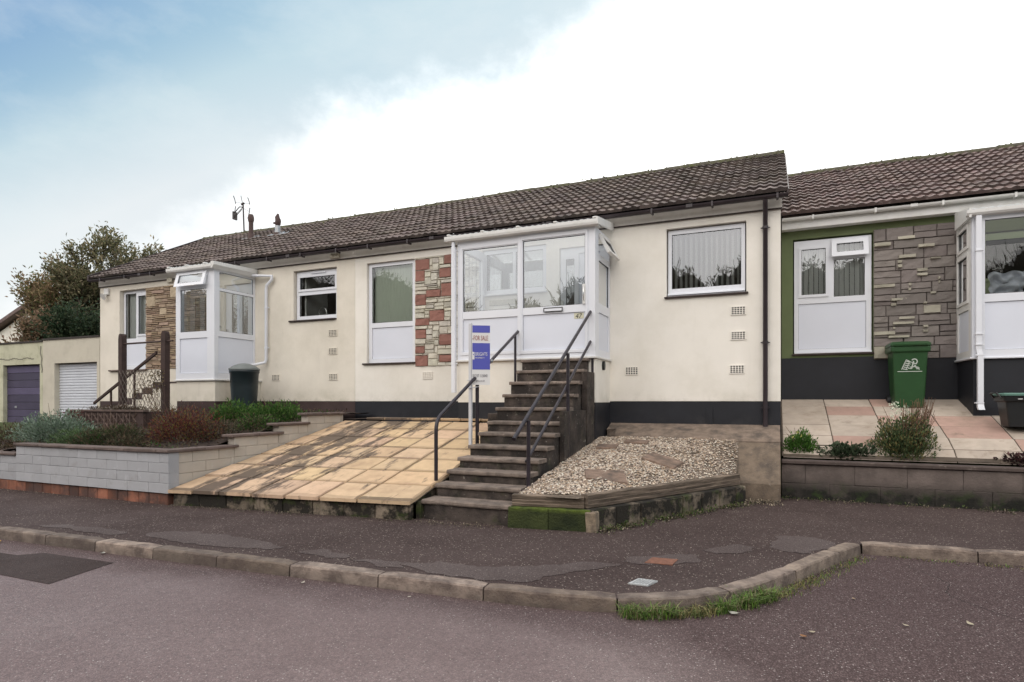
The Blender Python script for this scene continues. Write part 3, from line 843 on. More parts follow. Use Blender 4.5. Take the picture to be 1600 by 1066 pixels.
# open fanlight: hinged at the top, swung outwards
an = rad(27)
def sashxf(a, d, z):
    h = 2.73 - z
    return (P1 + .012 + h * math.sin(an) - d * math.cos(an), a, 2.73 - h * math.cos(an) - d * math.sin(an))
f = MB(); f.xf = sashxf; a0, a1 = PV + .20, V - .07
f.plate(a0, a1, 2.37, 2.73, -.02, .03, [(a0 + .06, a1 - .06, 2.43, 2.67)])
f.plate(a0 + .055, a1 - .055, 2.425, 2.675, -.004, .006, [(a0 + .065, a1 - .065, 2.435, 2.665)], mi=1)
sash = f.build('fanlight', [M['upvc_warm'], M['gasket']], porch)
f = MB(); f.xf = sashxf; f.quad((a0 + .06, .008, 2.43), (a1 - .06, .008, 2.43), (a1 - .06, .008, 2.67), (a0 + .06, .008, 2.67)); f.build('pane', M['glass_clear'], porch, norm=False)
# roof of the porch: polycarbonate sheet on a white fascia and gutter
f = MB(); f.plate(P0 - .06, P1 + .05, 2.79, 2.815, PV - .02, PV + .10); f.build('head_trim', M['upvc_warm'], porch)
f = MB()
f.loft([[(x, PV - .045, 2.765 + .02), (x, PV - .115, 2.775 + .02), (x, PV - .125, 2.83), (x, PV - .125, 2.875), (x, PV - .11, 2.875), (x, PV - .105, 2.84), (x, PV - .045, 2.84)] for x in (P0 - .20, P1 + .06)])
f.build('porch_gutter', M['upvc_warm'], porch)
f = MB()
for k in range(26):
    x0 = P0 - .16 + k * (P1 - P0 + .22) / 26; x1 = P0 - .16 + (k + 1) * (P1 - P0 + .22) / 26
    hh = .012
    f.quad((x0, PV - .10, 2.885), ((x0 + x1) / 2, PV - .10, 2.885 + hh), ((x0 + x1) / 2, V - .032, 3.045 + hh), (x0, V - .032, 3.045))
    f.quad(((x0 + x1) / 2, PV - .10, 2.885 + hh), (x1, PV - .10, 2.885), (x1, V - .032, 3.045), ((x0 + x1) / 2, V - .032, 3.045 + hh))
proof = f.build('porch_roof', M['poly'], porch, norm=False)
f = MB()
for k in range(5):
    f = MB(); x = P0 - .12 + k * (P1 - P0 + .14) / 4
    f.cbox(x - .03, x + .03, PV - .128, PV - .07, 2.885, 2.912, .006)
    f.loft([[(q, yy, zz) for q, yy, zz in ((x - .02, y, z), (x + .02, y, z), (x + .02, y, z + .014), (x - .02, y, z + .014))] for y, z in ((PV - .09, 2.899), (V - .034, 3.058))])
    f.build('glazing_bar', M['upvc_warm'], porch)
f = MB()
f.loft([[(P1 + .045, y, z0), (P1 + .075, y, z0), (P1 + .075, y, z1), (P1 + .045, y, z1)] for y, z0, z1 in ((PV - .12, 2.795, 2.91), (V - .034, 2.94, 3.07))])
f.build('side_fascia', M['upvc_warm'], porch)
pipe(porch, [(P0 - .05, PV - .06, 2.78), (P0 - .05, PV - .04, .22)], .032, M['upvc'], collars=[(P0 - .05, PV - .04, .66), (P0 - .05, PV - .04, 2.64)])
f = MB(); f.box(P0 - .085, P0 - .015, PV - .075, PV - .005, .15, 2.70); f.build('corner_pipe', M['upvc'], porch)
# floor, letterbox, handle, number, security bits
f = MB(); f.box(P0 + .12, P1 - .12, PV + .14, V - .004, .60, .68); f.build('porch_floor', M['inner'], porch)
f = MB(); f.plate(-3.49, -3.16, 1.465, 1.535, PV - .026, PV - .0165, [(-3.478, -3.172, 1.477, 1.523)], mi=1); f.box(-3.477, -3.173, PV - .022, PV - .0165, 1.478, 1.522); f.build('letterbox', [M['upvc'], M['gasket']], porch)
f = MB(); f.tube([(-2.80, PV - .02, 1.84), (-2.80, PV - .055, 1.83), (-2.80, PV - .055, 1.63), (-2.80, PV - .02, 1.62)], .008, 8); f.cbox(-2.825, -2.775, PV - .024, PV - .0165, 1.56, 1.88, .002, mi=1); f.build('door_handle', [M['chrome'], M['upvc_warm']], porch)
f = MB(); f.box(-2.975, -2.815, PV + .014, PV + .0195, 1.335, 1.425); pl = f.build('number_plate', mat('number_plate', (.60, .58, .44), .5, .05), porch)
text_parts('47', .105, -2.955, PV + .012, 1.342, M['gasket'], porch, 'house_number', shear=.2)
f = MB(); f.loft([[(P1 + q * .05, 9.80 + .045 * math.cos(a), .59 + .075 * math.sin(a)) for a in [2 * math.pi * k / 12 for k in range(12)]] for q in (.0, .8)] ); f.build('outside_socket', M['black_plastic'], porch)
# inner window and door seen through the porch glass
w = glazing(HA, 'window', front(V + .04), -5.09, -3.81, 2.01, 2.85, [(-5.02, -4.48, 2.10, 2.78, 'glass'), (-4.42, -3.88, 2.10, 2.78, 'glass')], gm='glass_clear')
sill(w, -5.12, -3.78, V, 2.01, M['upvc'], .06, .03)
blind(w, front(V), -5.02, -3.88, 2.10, 2.80, .2, 20, M['blind_white'])
dr = glazing(HA, 'door', front(V + .04), -3.54, -2.71, .71, 2.74, [(-3.44, -3.28, 1.15, 2.55, 'glass'), (-3.20, -2.81, .85, 2.64, 'panel')], gm='glass_clear')
f = MB(); f.box(-3.52, -3.48, V + .0, V + .039, 1.66, 1.80); f.build('door_handle', M['chrome'], dr)
f = MB(); f.cbox(-4.94, -4.18, V - .016, V - .001, 1.80, 1.90, .003); ns = f.build('name_board', mat('name_board', (.45, .42, .33), .6, .15, 30), HA)

# ================================================================== LEFT BUNGALOW
HB = empty('bungalow', (-12.2, V, -.3), 'buff rendered bungalow with brown plinth, narrow tan stone panel and corner porch', 'house', 'terraced bungalows')
b0, b1 = -16.36, -8.074
shell(HB, b0, b1, [(-9.74, -8.55, 1.74, 2.87), (-15.58, -14.57, .81, 2.86), (-11.85, -10.98, .50, 2.72)], 'cream_left', 'brown_paint')
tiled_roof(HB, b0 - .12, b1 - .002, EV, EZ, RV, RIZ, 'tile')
f = MB(); f.cbox(b0 - .02, b1 + .001, V - .030, V - .001, 3.012, 3.20, .004); f.box(b0 - .02, b1 + .001, V - .038, V - .002, 2.996, 3.011, mi=1)
f.build('fascia', [M['fascia'], M['brown_wood']], HB)
f = MB()
f.loft([[(x, EV - .06, EZ - .05), (x, EV - .06, EZ + .08), (x, RV, RIZ + .10), (x, RV, RIZ - .05)] for x in (b0 - .17, b0 - .121)])
f.build('barge_board', M['brown_wood'], HB)
gutter(HB, b0 - .10, b1 - .003, EV - .035, 3.165, M['gutter'])
# kitchen window
w = glazing(HB, 'window', front(V + .08), -9.72, -8.57, 1.78, 2.85, [(-9.64, -8.63, 2.44, 2.74, 'sash'), (-9.64, -8.63, 1.87, 2.33, 'glass')])
f = MB(); f.box(-9.3, -8.9, V + .05, V + .079, 2.79, 2.81); f.build('trickle_vent', M['upvc'], w)
sill(w, -9.85, -8.57, V, 1.775, M['brown_wood'], .05, .03)
f = MB(); f.box(-9.60, -9.56, V + .2, V + .9, 1.80, 2.8); f.build('curtain', M['blind_white'], w)
# tall window at the left with panel
w = glazing(HB, 'window', front(V + .10), -15.56, -14.58, .82, 2.85, [(-15.49, -15.08, 1.62, 2.78, 'glass'), (-15.0, -14.66, 1.70, 2.72, 'sash'), (-15.49, -14.63, .92, 1.50, 'panel')])
blind(w, front(V), -15.48, -14.65, 1.62, 2.8, .22, 12, M['blind_white'], pitch=.08)
sill(w, -15.95, -14.53, V, .81, M['coping'], .06, .035)
def pick_left(c, area):
    q = R.uniform(.8, 1.15)
    if c == 'big' or R.random() < .05: return (.46 * q, .37 * q, .26 * q)
    return (.36 * q, R.uniform(.255, .28) * q, R.uniform(.175, .20) * q)
cladding(HB, -14.55, -12.05, .80, 2.86, V, [(.02, .14, .76, .90, 'big'), (.20, .31, .66, .74, 'big'), (.36, .48, .84, .97, 'big')], pick_left, [5, 6, 8, 10, 12], [1, 1, 1, 2], cell=.045, mortar='mortar_dark', gap=.005)
for (u, z) in [(-10.25, .53), (-8.65, 1.46), (-8.65, 1.07), (-8.64, .52)]:
    vent(HB, u, z, V, 'cream_left', 'dark')
def ball(mb, c, r, n=10, sy=1, sz=1, mi=0):
    secs = []
    for k in range(n // 2 + 1):
        t = math.pi * k / (n // 2); rr = max(r * math.sin(t), .0008)
        secs.append([(c[0] + rr * math.cos(2 * math.pi * q / n), c[1] + rr * sy * math.sin(2 * math.pi * q / n), c[2] + r * sz * math.cos(t)) for q in range(n)])
    mb.loft(secs, mi=mi, smooth=True)
f = MB(); f.cbox(-16.13, -15.96, V - .06, V - .001, 2.78, 2.95, .01); f.tube([(-16.05, V - .06, 2.76), (-16.05, V - .13, 2.72)], [.05, .09], 12); f.build('wall_light', M['upvc_warm'], HB)
f = MB(); f.cbox(-8.66, -8.42, V - .10, V - .039, 3.03, 3.13, .012); f.tube([(-8.6, V - .10, 3.08), (-8.6, V - .13, 3.07)], .03, 10); f.build('alarm_box', M['garage'], HB)
f = MB(); f.cbox(-13.74, -13.55, V - .06, V - .034, 2.92, 3.05, .01); f.build('junction_box', M['garage'], HB)

# ---- its porch
QV = 9.20; Q0, Q1 = -12.04, -10.87; QZ = .47
pr = MB(); pr.box(Q0, Q1, QV + .02, QV + .13, 0.0, QZ - .035); pr.box(Q1 - .11, Q1, QV + .131, V - .002, 0.0, QZ - .035); pr.box(Q0, Q0 + .11, QV + .131, V - .002, 0.0, QZ - .035)
pr.box(Q1 - .10, Q1 + .16, V - .12, V - .003, 0.001, QZ - .036)
pq = pr.build('porch', M['cream_left'], HB)
f = MB(); f.box(Q0 + .003, Q1 - .003, QV + .026, QV + .13, -.7, -.001); f.box(Q1 - .11, Q1 - .006, QV + .131, V - .002, -.7, -.001); f.build('porch_plinth', M['brown_paint'], pq)
f = MB(); f.cbox(Q0 - .04, Q1 + .04, QV - .03, V - .003, QZ - .034, QZ, .006); f.cbox(Q1 + .041, Q1 + .20, V - .16, V - .003, QZ - .034, QZ, .006); f.build('porch_sill', M['upvc_warm'], pq)
glazing(pq, 'porch_front', front(QV), Q0, Q1, QZ + .001, 2.82, [(-11.90, -11.10, 1.50, 2.42, 'glass'), (-11.92, -11.08, .60, 1.36, 'panel'), (-11.90, -11.10, 2.50, 2.78, 'none')], depth=.07, gm='glass_clear')
glazing(pq, 'porch_side', side(Q1), QV + .072, V - .002, QZ + .001, 2.82, [(QV + .13, V - .06, 1.50, 2.36, 'glass'), (QV + .13, V - .06, 2.42, 2.76, 'glass'), (QV + .10, V - .05, .60, 1.38, 'panel')], depth=.07, gm='glass_clear')
glazing(pq, 'porch_side', side(Q0, -1), QV + .072, V - .002, QZ + .001, 2.82, [(QV + .15, V - .10, 1.50, 2.65, 'glass'), (QV + .15, V - .1, .60, 1.38, 'panel')], depth=.07, gm='glass_clear')
an2 = rad(16)
def sx2(a, d, z):
    h = 2.80 - z
    return (a, QV - .015 - h * math.sin(an2) + d * math.cos(an2), 2.80 - h * math.cos(an2) + d * math.sin(an2))
f = MB(); f.xf = sx2
f.plate(-11.96, -11.06, 2.47, 2.80, -.02, .03, [(-11.87, -11.15, 2.54, 2.73)]); f.plate(-11.875, -11.145, 2.535, 2.735, -.004, .006, [(-11.865, -11.155, 2.545, 2.725)], mi=1)
f.build('fanlight', [M['upvc'], M['gasket']], pq)
f = MB(); f.xf = sx2; f.quad((-11.87, .008, 2.54), (-11.15, .008, 2.54), (-11.15, .008, 2.73), (-11.87, .008, 2.73)); f.build('pane', M['glass'], pq, norm=False)
f = MB(); f.loft([[(x, QV - .02, 2.80), (x, QV - .10, 2.81), (x, QV - .115, 2.84), (x, QV - .115, 2.89), (x, QV - .10, 2.89), (x, QV - .09, 2.855), (x, QV - .02, 2.855)] for x in (Q0 - .17, Q1 + .04)]); f.build('porch_gutter', M['upvc_warm'], pq)
f = MB()
f.loft([[(Q1 + .02, y, z0), (Q1 + .06, y, z0), (Q1 + .11, y, (z0 + z1) / 2), (Q1 + .11, y, z1), (Q1 + .02, y, z1)] for y, z0, z1 in ((QV - .11, 2.80, 2.94), (V - .04, 2.80, 2.985))])
f.build('side_gutter', M['upvc_warm'], pq)
f = MB()
for k in range(12):
    x0 = Q0 - .14 + k * (Q1 - Q0 + .18) / 12; x1 = x0 + (Q1 - Q0 + .18) / 12; xm = (x0 + x1) / 2
    f.quad((x0, QV - .10, 2.90), (xm, QV - .10, 2.915), (xm, V - .035, 2.985), (x0, V - .035, 2.97)); f.quad((xm, QV - .10, 2.915), (x1, QV - .10, 2.90), (x1, V - .035, 2.97), (xm, V - .035, 2.985))
f.build('porch_roof', M['poly'], pq, norm=False)
f = MB()
for k in range(3):
    f = MB(); x = Q0 - .1 + k * .55; f.cbox(x - .035, x + .035, QV - .12, QV - .04, 2.90, 2.935, .006)
    f.build('glazing_bar', M['upvc_warm'], pq)
f = MB(); f.box(Q0 + .12, Q1 - .12, QV + .14, V - .004, .38, .44); f.build('porch_floor', M['inner'], pq)
xx = -10.60
pipe(pq, [(Q1 + .07, V - .15, 2.83), (-10.30, V - .07, 2.80), (-10.30, V - .07, 2.72), (-10.45, V - .07, 2.60), (-10.47, V - .07, 2.50), (-10.47, V - .07, .93), (-10.50, V - .07, .87), (-10.62, V - .3, .80), (-10.42, 9.55, .755)], .033, M['upvc'],
     collars=[(-10.47, V - .07, 2.1), (-10.47, V - .07, 1.2)])
dr = glazing(HB, 'door', front(V + .05), -11.84, -10.99, .51, 2.71, [(-11.66, -11.48, 1.55, 2.50, 'glass'), (-11.33, -11.15, 1.55, 2.50, 'glass')], gm='glass_clear')
f = MB(); f.box(-11.79, -11.75, V + .0, V + .049, 1.45, 1.68); f.build('door_handle', M['chrome'], dr)
# flues
def flue(u, v, z0, h, r, top):
    f = MB()
    f.tube([(u, v, z0 - .1), (u, v, z0 + h)], r, 14, mi=(0 if top == 'cap' else 1))
    zz = z0 + h
    if top == 'cap':
        f.tube([(u, v, z0 + .0), (u, v, z0 + .16)], [r * 1.6, r * 1.1], 14)
        f.tube([(u, v, zz - .04), (u, v, zz + .02), (u, v, zz + .10), (u, v, zz + .17)], [r * 1.1, r * 1.35, r * 1.3, r * .9], 14)
    else:
        f.tube([(u, v, z0 - .02), (u, v, z0 + .07)], [r * 1.5, r * 1.15], 14)
        f.tube([(u, v, zz - .01), (u + .0, v, zz + .05), (u + .02, v, zz + .14), (u - .01, v, zz + .24), (u + .02, v, zz + .33)], [r * .5, r * 1.1, r * 1.05, r * .85, r * .3], 12)
        f.tube([(u - .01, v, zz + .05), (u - .11, v - .03, zz + .09)], [.02, .03], 8)
        f.tube([(u, v, zz + .2), (u + .09, v, zz + .16)], [.05, .02], 8)
    f.add([(u - .30, v - .28, z0 - .11), (u + .42, v - .24, z0 - .09), (u + .42, v + .1, z0 + .12), (u - .30, v + .1, z0 + .12)], [(0, 1, 2, 3)], mi=1)
    return f.build('flue', [M['terracotta'] if top != 'x' else M['terracotta'], M['metal']], HB)
flue(-13.35, 12.5, 4.50, .52, .062, 'cap')
flue(-12.38, 12.5, 4.50, .26, .075, 'cowl')

# ================================================================== RIGHT BUNGALOW
WV = 12.10
HC = empty('bungalow', (4, WV, 0), 'green and black painted bungalow with grey stone panel and large white porch', 'house', 'terraced bungalows')
c0, c1 = .12, 9.6
RV2, RZ2 = 15.25, 5.12
w = MB()
w.plate(c0, c1, .78, 3.15, WV, WV + .24, [(.31, 1.57, .86, 2.93), (3.0, 4.9, 1.6, 2.75)])
w.box(c1 - .2, c1, WV + .242, 18, -.5, 3.15); w.box(c0, c0 + .2, WV + .242, 18, -.5, 3.15); w.box(c0 + .202, c1 - .202, 17.8, 18, -.5, 3.15)
wo = w.build('wall', M['green_paint'], HC)
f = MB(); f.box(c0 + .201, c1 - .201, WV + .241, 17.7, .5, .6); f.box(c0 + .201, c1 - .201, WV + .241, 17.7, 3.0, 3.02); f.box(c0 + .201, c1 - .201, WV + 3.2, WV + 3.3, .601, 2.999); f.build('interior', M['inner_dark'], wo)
f = MB(); f.box(c0, c1, WV - .006, WV + .24, -.5, .779); f.build('plinth', M['black_paint'], HC)
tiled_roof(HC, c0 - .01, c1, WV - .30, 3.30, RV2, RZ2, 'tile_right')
f = MB(); f.cbox(c0 + .002, c1, WV - .17, WV - .001, 3.085, 3.27, .004); f.build('fascia', M['upvc_warm'], HC)
gutter(HC, c0 + .003, c1, WV - .23, 3.265, M['upvc_warm'], r=.05)
w = glazing(HC, 'window', front(WV + .04), .33, 1.55, .88, 2.90, [
    (.43, .86, 1.90, 2.76, 'sash'), (.97, 1.45, 1.86, 2.52, 'glass'), (.40, 1.47, .94, 1.76, 'panel'), (.96, 1.46, 2.62, 2.83, 'none')], gm='glass_sky')
blind(w, front(WV), .41, 1.47, 1.86, 2.84, .17, 28, M['blind_white'], pitch=.083)
an3 = rad(14)
def sx3(a, d, z):
    h = 2.87 - z
    return (a, WV + .025 - h * math.sin(an3) + d * math.cos(an3), 2.87 - h * math.cos(an3) + d * math.sin(an3))
f = MB(); f.xf = sx3; f.plate(.93, 1.50, 2.55, 2.87, -.02, .03, [(1.01, 1.42, 2.63, 2.79)]); f.plate(1.005, 1.425, 2.625, 2.795, -.004, .006, [(1.015, 1.415, 2.635, 2.785)], mi=1)
fl = f.build('fanlight', [M['upvc'], M['gasket']], w)
f = MB(); f.xf = sx3; f.quad((1.01, .008, 2.63), (1.42, .008, 2.63), (1.42, .008, 2.79), (1.01, .008, 2.79)); f.build('pane', M['glass'], w, norm=False)
f = MB(); f.cbox(.33, 1.55, WV - .03, WV + .039, .855, .879, .004); f.build('window_board', M['upvc'], w)
sill(w, .29, 1.58, WV, .853, M['brown_wood'], .05, .03)
def pick_r(c, area):
    q = R.uniform(.85, 1.15)
    if c == 'c': return (.46 * q, .43 * q, .35 * q)
    return (.235 * q, .205 * q * R.uniform(.98, 1.02), .190 * q)
fr = []
for (x0, x1, y0, y1) in [(540, 616, 398, 414), (440, 515, 427, 444), (625, 695, 433, 448), (545, 620, 476, 493), (540, 562, 500, 515), (540, 562, 518, 534), (620, 668, 534, 550), (620, 668, 554, 568), (675, 720, 489, 498), (440, 532, 600, 616),
                         (585, 602, 595, 610), (585, 600, 616, 630), (707, 718, 570, 584), (707, 718, 588, 602), (675, 702, 633, 645), (512, 582, 658, 672), (512, 538, 680, 694), (648, 720, 690, 725), (648, 666, 674, 686),
                         (545, 615, 737, 750), (520, 613, 757, 771), (645, 670, 773, 786), (645, 670, 793, 806), (440, 533, 797, 815), (500, 592, 815, 828), (520, 533, 780, 792), (440, 502, 860, 912)]:
    tp = lambda x: 372 - 26 * (x - 440) / 280
    H = 915 - tp((x0 + x1) / 2); fr.append(((x0 - 440) / 280, (x1 - 440) / 280, (915 - y1) / H, (915 - y0) / H, 'c'))
cladding(HC, 1.575, 3.0, .72, 2.97, WV, [(a * .68, b * .68, c, d, e) for a, b, c, d, e in fr], pick_r, [8, 9, 11, 12], [4, 5, 5, 6], mortar='mortar_dark', gap=.004, overlay=True)
# porch of the right house
SV = 11.22; S0, S1 = 2.76, 7.0; SZ = .67
pr = MB(); pr.box(S0 + .02, S1, SV + .02, SV + .13, -.5, SZ - .03); pr.box(S0 + .02, S0 + .13, SV + .131, WV - .008, -.5, SZ - .03)
ps = pr.build('porch', M['black_paint'], HC)
f = MB(); f.cbox(S0 - .03, S1, SV - .03, WV - .01, SZ - .029, SZ, .006); f.build('porch_sill', M['upvc'], ps)
glazing(ps, 'porch_front', front(SV), S0, S1, SZ + .001, 2.84, [(2.92, 4.30, 1.62, 2.74, 'glass'), (2.92, 4.30, .78, 1.50, 'panel'), (4.40, 5.8, 1.62, 2.74, 'glass'), (4.40, 5.8, .78, 1.50, 'panel')], depth=.07, gm='glass_dim')
glazing(ps, 'porch_side', side(S0, -1), SV + .072, WV - .008, SZ + .001, 2.84, [(SV + .20, WV - .12, 1.55, 2.28, 'sash'), (SV + .20, WV - .12, 2.40, 2.72, 'sash'), (SV + .18, WV - .1, .78, 1.42, 'panel')], depth=.07, gm='glass_dim', fm='upvc_warm')
f = MB(); f.loft([[(x, SV - .02, 2.80), (x, SV - .09, 2.81), (x, SV - .11, 2.84), (x, SV - .11, 2.89), (x, SV - .095, 2.89), (x, SV - .085, 2.855), (x, SV - .02, 2.855)] for x in (S0 - .09, S1)]); f.build('porch_gutter', M['upvc_warm'], ps)
f = MB()
f.loft([[(S0 - .06, y, z0), (S0 - .03, y, z0), (S0 - .03, y, z1), (S0 - .06, y, z1)] for y, z0, z1 in ((SV - .10, 2.78, 2.92), (WV - .18, 2.78, 3.07))]); f.build('side_fascia', M['upvc_warm'], ps)
f = MB()
for k in range(40):
    x0 = S0 - .05 + k * .105; x1 = x0 + .105; xm = (x0 + x1) / 2
    f.quad((x0, SV - .10, 2.90), (xm, SV - .10, 2.915), (xm, WV - .175, 3.065), (x0, WV - .175, 3.05)); f.quad((xm, SV - .10, 2.915), (x1, SV - .10, 2.90), (x1, WV - .175, 3.05), (xm, WV - .175, 3.065))
f.build('porch_roof', M['poly'], ps, norm=False)
f = MB()
dx, dy = S0 + .065, SV - .055
f.box(dx - .035, dx + .035, dy - .032, dy + .032, .78, 2.80)
f.loft([[(dx - .035 + q, dy - .032 - e, z), (dx + .035 + q, dy - .032 - e, z), (dx + .035 + q, dy + .032 - e, z), (dx - .035 + q, dy + .032 - e, z)] for q, e, z in ((0, 0, .78), (.015, .01, .70), (.02, .01, .62), (.02, .01, -.05))])
for z in (2.28, 1.02, .86, .70, -.02): f.box(dx - .045, dx + .06, dy - .045, dy + .03, z - .015, z + .004)
f.loft([[(dx - .02 + q, dy - .042 - e, z), (dx + .058 + q, dy - .042 - e, z), (dx + .058 + q, dy + .03 - e, z), (dx - .02 + q, dy + .03 - e, z)] for q, e, z in ((0, 0, -.05), (0, .02, -.09), (0, .06, -.13))])
f.build('downpipe', M['upvc'], ps)
f = MB(); f.box(S0 + .14, S1 - .1, SV + .14, WV - .01, .5, .58); f.build('porch_floor', M['inner_dark'], ps)
w = glazing(HC, 'window', front(WV + .03), 3.02, 4.88, 1.62, 2.73, [(3.14, 3.9, 1.98, 2.64, 'sash'), (4.0, 4.76, 1.98, 2.64, 'sash')], gm='glass', fm='upvc')
w.data.materials[0] = mat('green_tinted_frame', (.30, .36, .22), .5, .05)

# ================================================================== GARAGES AND FAR HOUSE
def garage(u0, u1, d0, d1, ztop, wm, label, kind):
    r = empty('garage', ((u0 + u1) / 2, V, -1.0), label, 'garage', 'garages beside the left bungalow')
    m_ = MB(); m_.plate(u0, u1, -1.45, ztop, V, V + .2, [(d0, d1, -1.3, 1.05)]); m_.box(u0, u0 + .15, V + .202, V + 5, -1.45, ztop - .02); m_.box(u1 - .15, u1, V + .202, V + 5, -1.45, ztop - .02); m_.box(u0 + .151, u1 - .151, V + 4.85, V + 5, -1.45, ztop - .02)
    m_.build('wall', M[wm], r)
    m_ = MB(); m_.box(u0, u1, V - .03, V + 5.05, ztop + .001, ztop + .045); m_.build('roof', M['felt'], r)
    d = MB()
    if kind == 'up':
        n = 11; h = 2.33 / n
        for k in range(n):
            q = R.choice([.75, .85, 1., 1.25, 1.35]); d.cbox(d0 + .002, d1 - .002, V + .10, V + .13, -1.3 + k * h + .004, -1.3 + (k + 1) * h - .004, .004, tint=(q, q, q * 1.02))
        d.build('door', M['door_purple'], r)
        f_ = MB(); f_.cbox(d0 + .4, d0 + .5, V + .085, V + .099, -.2, -.14, .004); f_.build('handle', M['metal'], r)
    else:
        n = 31; h = 2.33 / n
        for k in range(n):
            z = -1.3 + k * h
            d.loft([[(x, V + .15, z), (x, V + .125, z + h * .25), (x, V + .125, z + h * .75), (x, V + .15, z + h * .98)] for x in (d0 + .002, d1 - .002)])
        d.build('door', M['door_white'], r)
    return r
garage(-18.86, -16.385, -18.33, -16.50, 1.705, 'garage', 'cream garage with white horizontal roller shutter door', 'roller')
gg = garage(-21.6, -18.865, -20.78, -19.0, 1.665, 'garage_green', 'greenish flat roofed garage with purple boarded door', 'up')
f = MB()
pp = [(-18.95, 1.55), (-18.97, 1.35), (-18.90, 1.2), (-18.93, 1.05), (-18.88, .9), (-18.90, .80)]
for a, b in zip(pp, pp[1:]): f.quad((a[0] - .03, V - .004, a[1]), (a[0] + .03, V - .004, a[1]), (b[0] + .025, V - .004, b[1]), (b[0] - .025, V - .004, b[1]))
f.build('crack_repair', M['crack'], gg, norm=False)
f = MB()
for k in range(14):
    x = -21.1 + k * .13; z = 1.22 + .02 * math.sin(k * 1.3); f.quad((x, V - .004, z - .014), (x + .14, V - .004, z - .014 + R.uniform(-.01, .01)), (x + .14, V - .004, z + .014), (x, V - .004, z + .012))
f.build('crack_repair', M['crack'], gg, norm=False)
# far gabled house
fh = empty('far_house', (-36, 22, 0), 'far low house with cream gable and dark tiled roof behind the garages', 'house')
f = MB(); f.add([(-44, 20, -1), (-31.4, 20, -1), (-31.4, 20, 2.8), (-37.7, 20, 5.0), (-44, 20, 2.8), (-44, 34, -1), (-31.4, 34, -1), (-31.4, 34, 2.8), (-37.7, 34, 5.0), (-44, 34, 2.8)], [(0, 1, 2, 3, 4), (5, 9, 8, 7, 6), (1, 6, 7, 2), (0, 4, 9, 5)])
f.build('wall', M['cream'], fh)
f = MB()
for s_ in (-1, 1):
    f.loft([[(-37.7, y, 5.32), (-37.7 + s_ * 6.9, y, 2.92), (-37.7 + s_ * 6.9, y, 2.74), (-37.7, y, 5.12)] for y in (19.6, 34.3)])
f.build('roof', M['tile_right'], fh)

# ================================================================== AERIAL
ae = empty('tv_aerial', (-14.95, 13.62, 5.12), 'dark television aerial mast on the mossy ridge', 'aerial')
f = MB(); f.tube([(-14.82, 13.62, 4.95), (-14.87, 13.62, 5.99)], .022, 8); f.build('mast', M['aerial'], ae)
f = MB()
f.tube([(-14.91, 13.58, 5.99), (-14.84, 13.64, 6.05)], .032, 8); f.tube([(-14.87, 13.6, 6.02), (-14.94, 13.6, 6.27)], .009, 6)
f.tube([(-14.88, 13.6, 5.92), (-15.0, 13.6, 5.94), (-15.19, 13.6, 5.80)], .015, 6); f.tube([(-14.88, 13.6, 5.90), (-15.20, 13.6, 5.68)], .010, 6); f.tube([(-14.9, 13.6, 5.85), (-15.21, 13.6, 5.62)], .010, 6)
f.build('boom', M['aerial'], ae)
f = MB(); f.box(-15.245, -15.195, 13.55, 13.7, 5.58, 5.82); f.tube([(-15.20, 13.6, 5.80), (-15.16, 13.6, 5.98)], .012, 6); f.build('reflector', M['aerial'], ae)
for a, b in [((-15.25, 13.6, 6.31), (-15.16, 13.6, 6.06)), ((-14.66, 13.6, 6.18), (-14.58, 13.6, 5.96)), ((-14.57, 13.6, 5.86), (-14.66, 13.6, 5.54))]:
    f = MB(); m_ = [(a[i] + b[i]) / 2 + (.012 if i == 0 else 0) for i in range(3)]
    f.tube([a, m_, b], .013, 6); f.build('director', M['aerial'], ae)
f = MB(); f.tube([(-15.18, 13.6, 6.10), (-14.58, 13.6, 5.98)], .004, 5); f.tube([(-14.88, 13.6, 5.9), (-14.60, 13.6, 5.75)], .004, 5); f.build('spar', M['aerial'], ae)

# ================================================================== STEPS
st = empty('steps', (-3.28, 7.7, GZ), 'steep flight of stained concrete steps up to the glazed porch', 'steps')
SX0, SX1 = -3.85, -2.72
zs = [.69, .50, .31, .11, -.09, -.29, -.44, -.60, -.74, -.88, -1.02, -1.17]
vs_ = [9.22, 9.00, 8.76, 8.50, 8.24, 7.96, 7.66, 7.36, 7.06, 6.77, 6.48, 6.17]
for i, (z, v) in enumerate(zip(zs, vs_)):
    back = PV + .015 if i == 0 else vs_[i - 1] + .03
    q = R.uniform(.85, 1.12)
    f = MB()
    f.box(SX0 + .012, SX1 - .012, v + .03, back, (GZ - .08), z - .052, tint=(q, q, q), mi=0)
    # worn tread with a rounded broken nose
    secs = []; n = 22
    for k in range(n + 1):
        x = SX0 - .012 + (SX1 - SX0 + .024) * k / n
        j = .010 * noise.noise(Vector((x * 7, i * 3.1, 0))) + R.uniform(-.003, .003)
        chip = max(0, noise.noise(Vector((x * 5, i * 7.7, 9))) - .35) * .12
        b_ = back - .031 if i else back
        secs.append([(x, v + .006 + j + chip, z - .051), (x, v + j + chip, z - .036), (x, v + .004 + j + chip, z - .012 - chip), (x, v + .022 + j + chip * 1.4, z - .001 + j * .2), (x, (v + b_) / 2, z - .003 + j * .3), (x, b_, z), (x, b_, z - .051)])
    f.loft(secs, tint=(q * 1.02, q, q * .98), mi=1)
    f.build('step', [M['concrete_old'], M['concrete_tread']], st)
f = MB(); f.box(SX1 + .001, SX1 + .085, 8.95, PV + .01, GZ - .08, .455, tint=(.9, .9, .9)); f.box(SX1 + .001, SX1 + .07, 7.9, 8.949, GZ - .08, -.14, tint=(.8, .8, .8)); f.build('cheek_wall', M['concrete_old'], st)
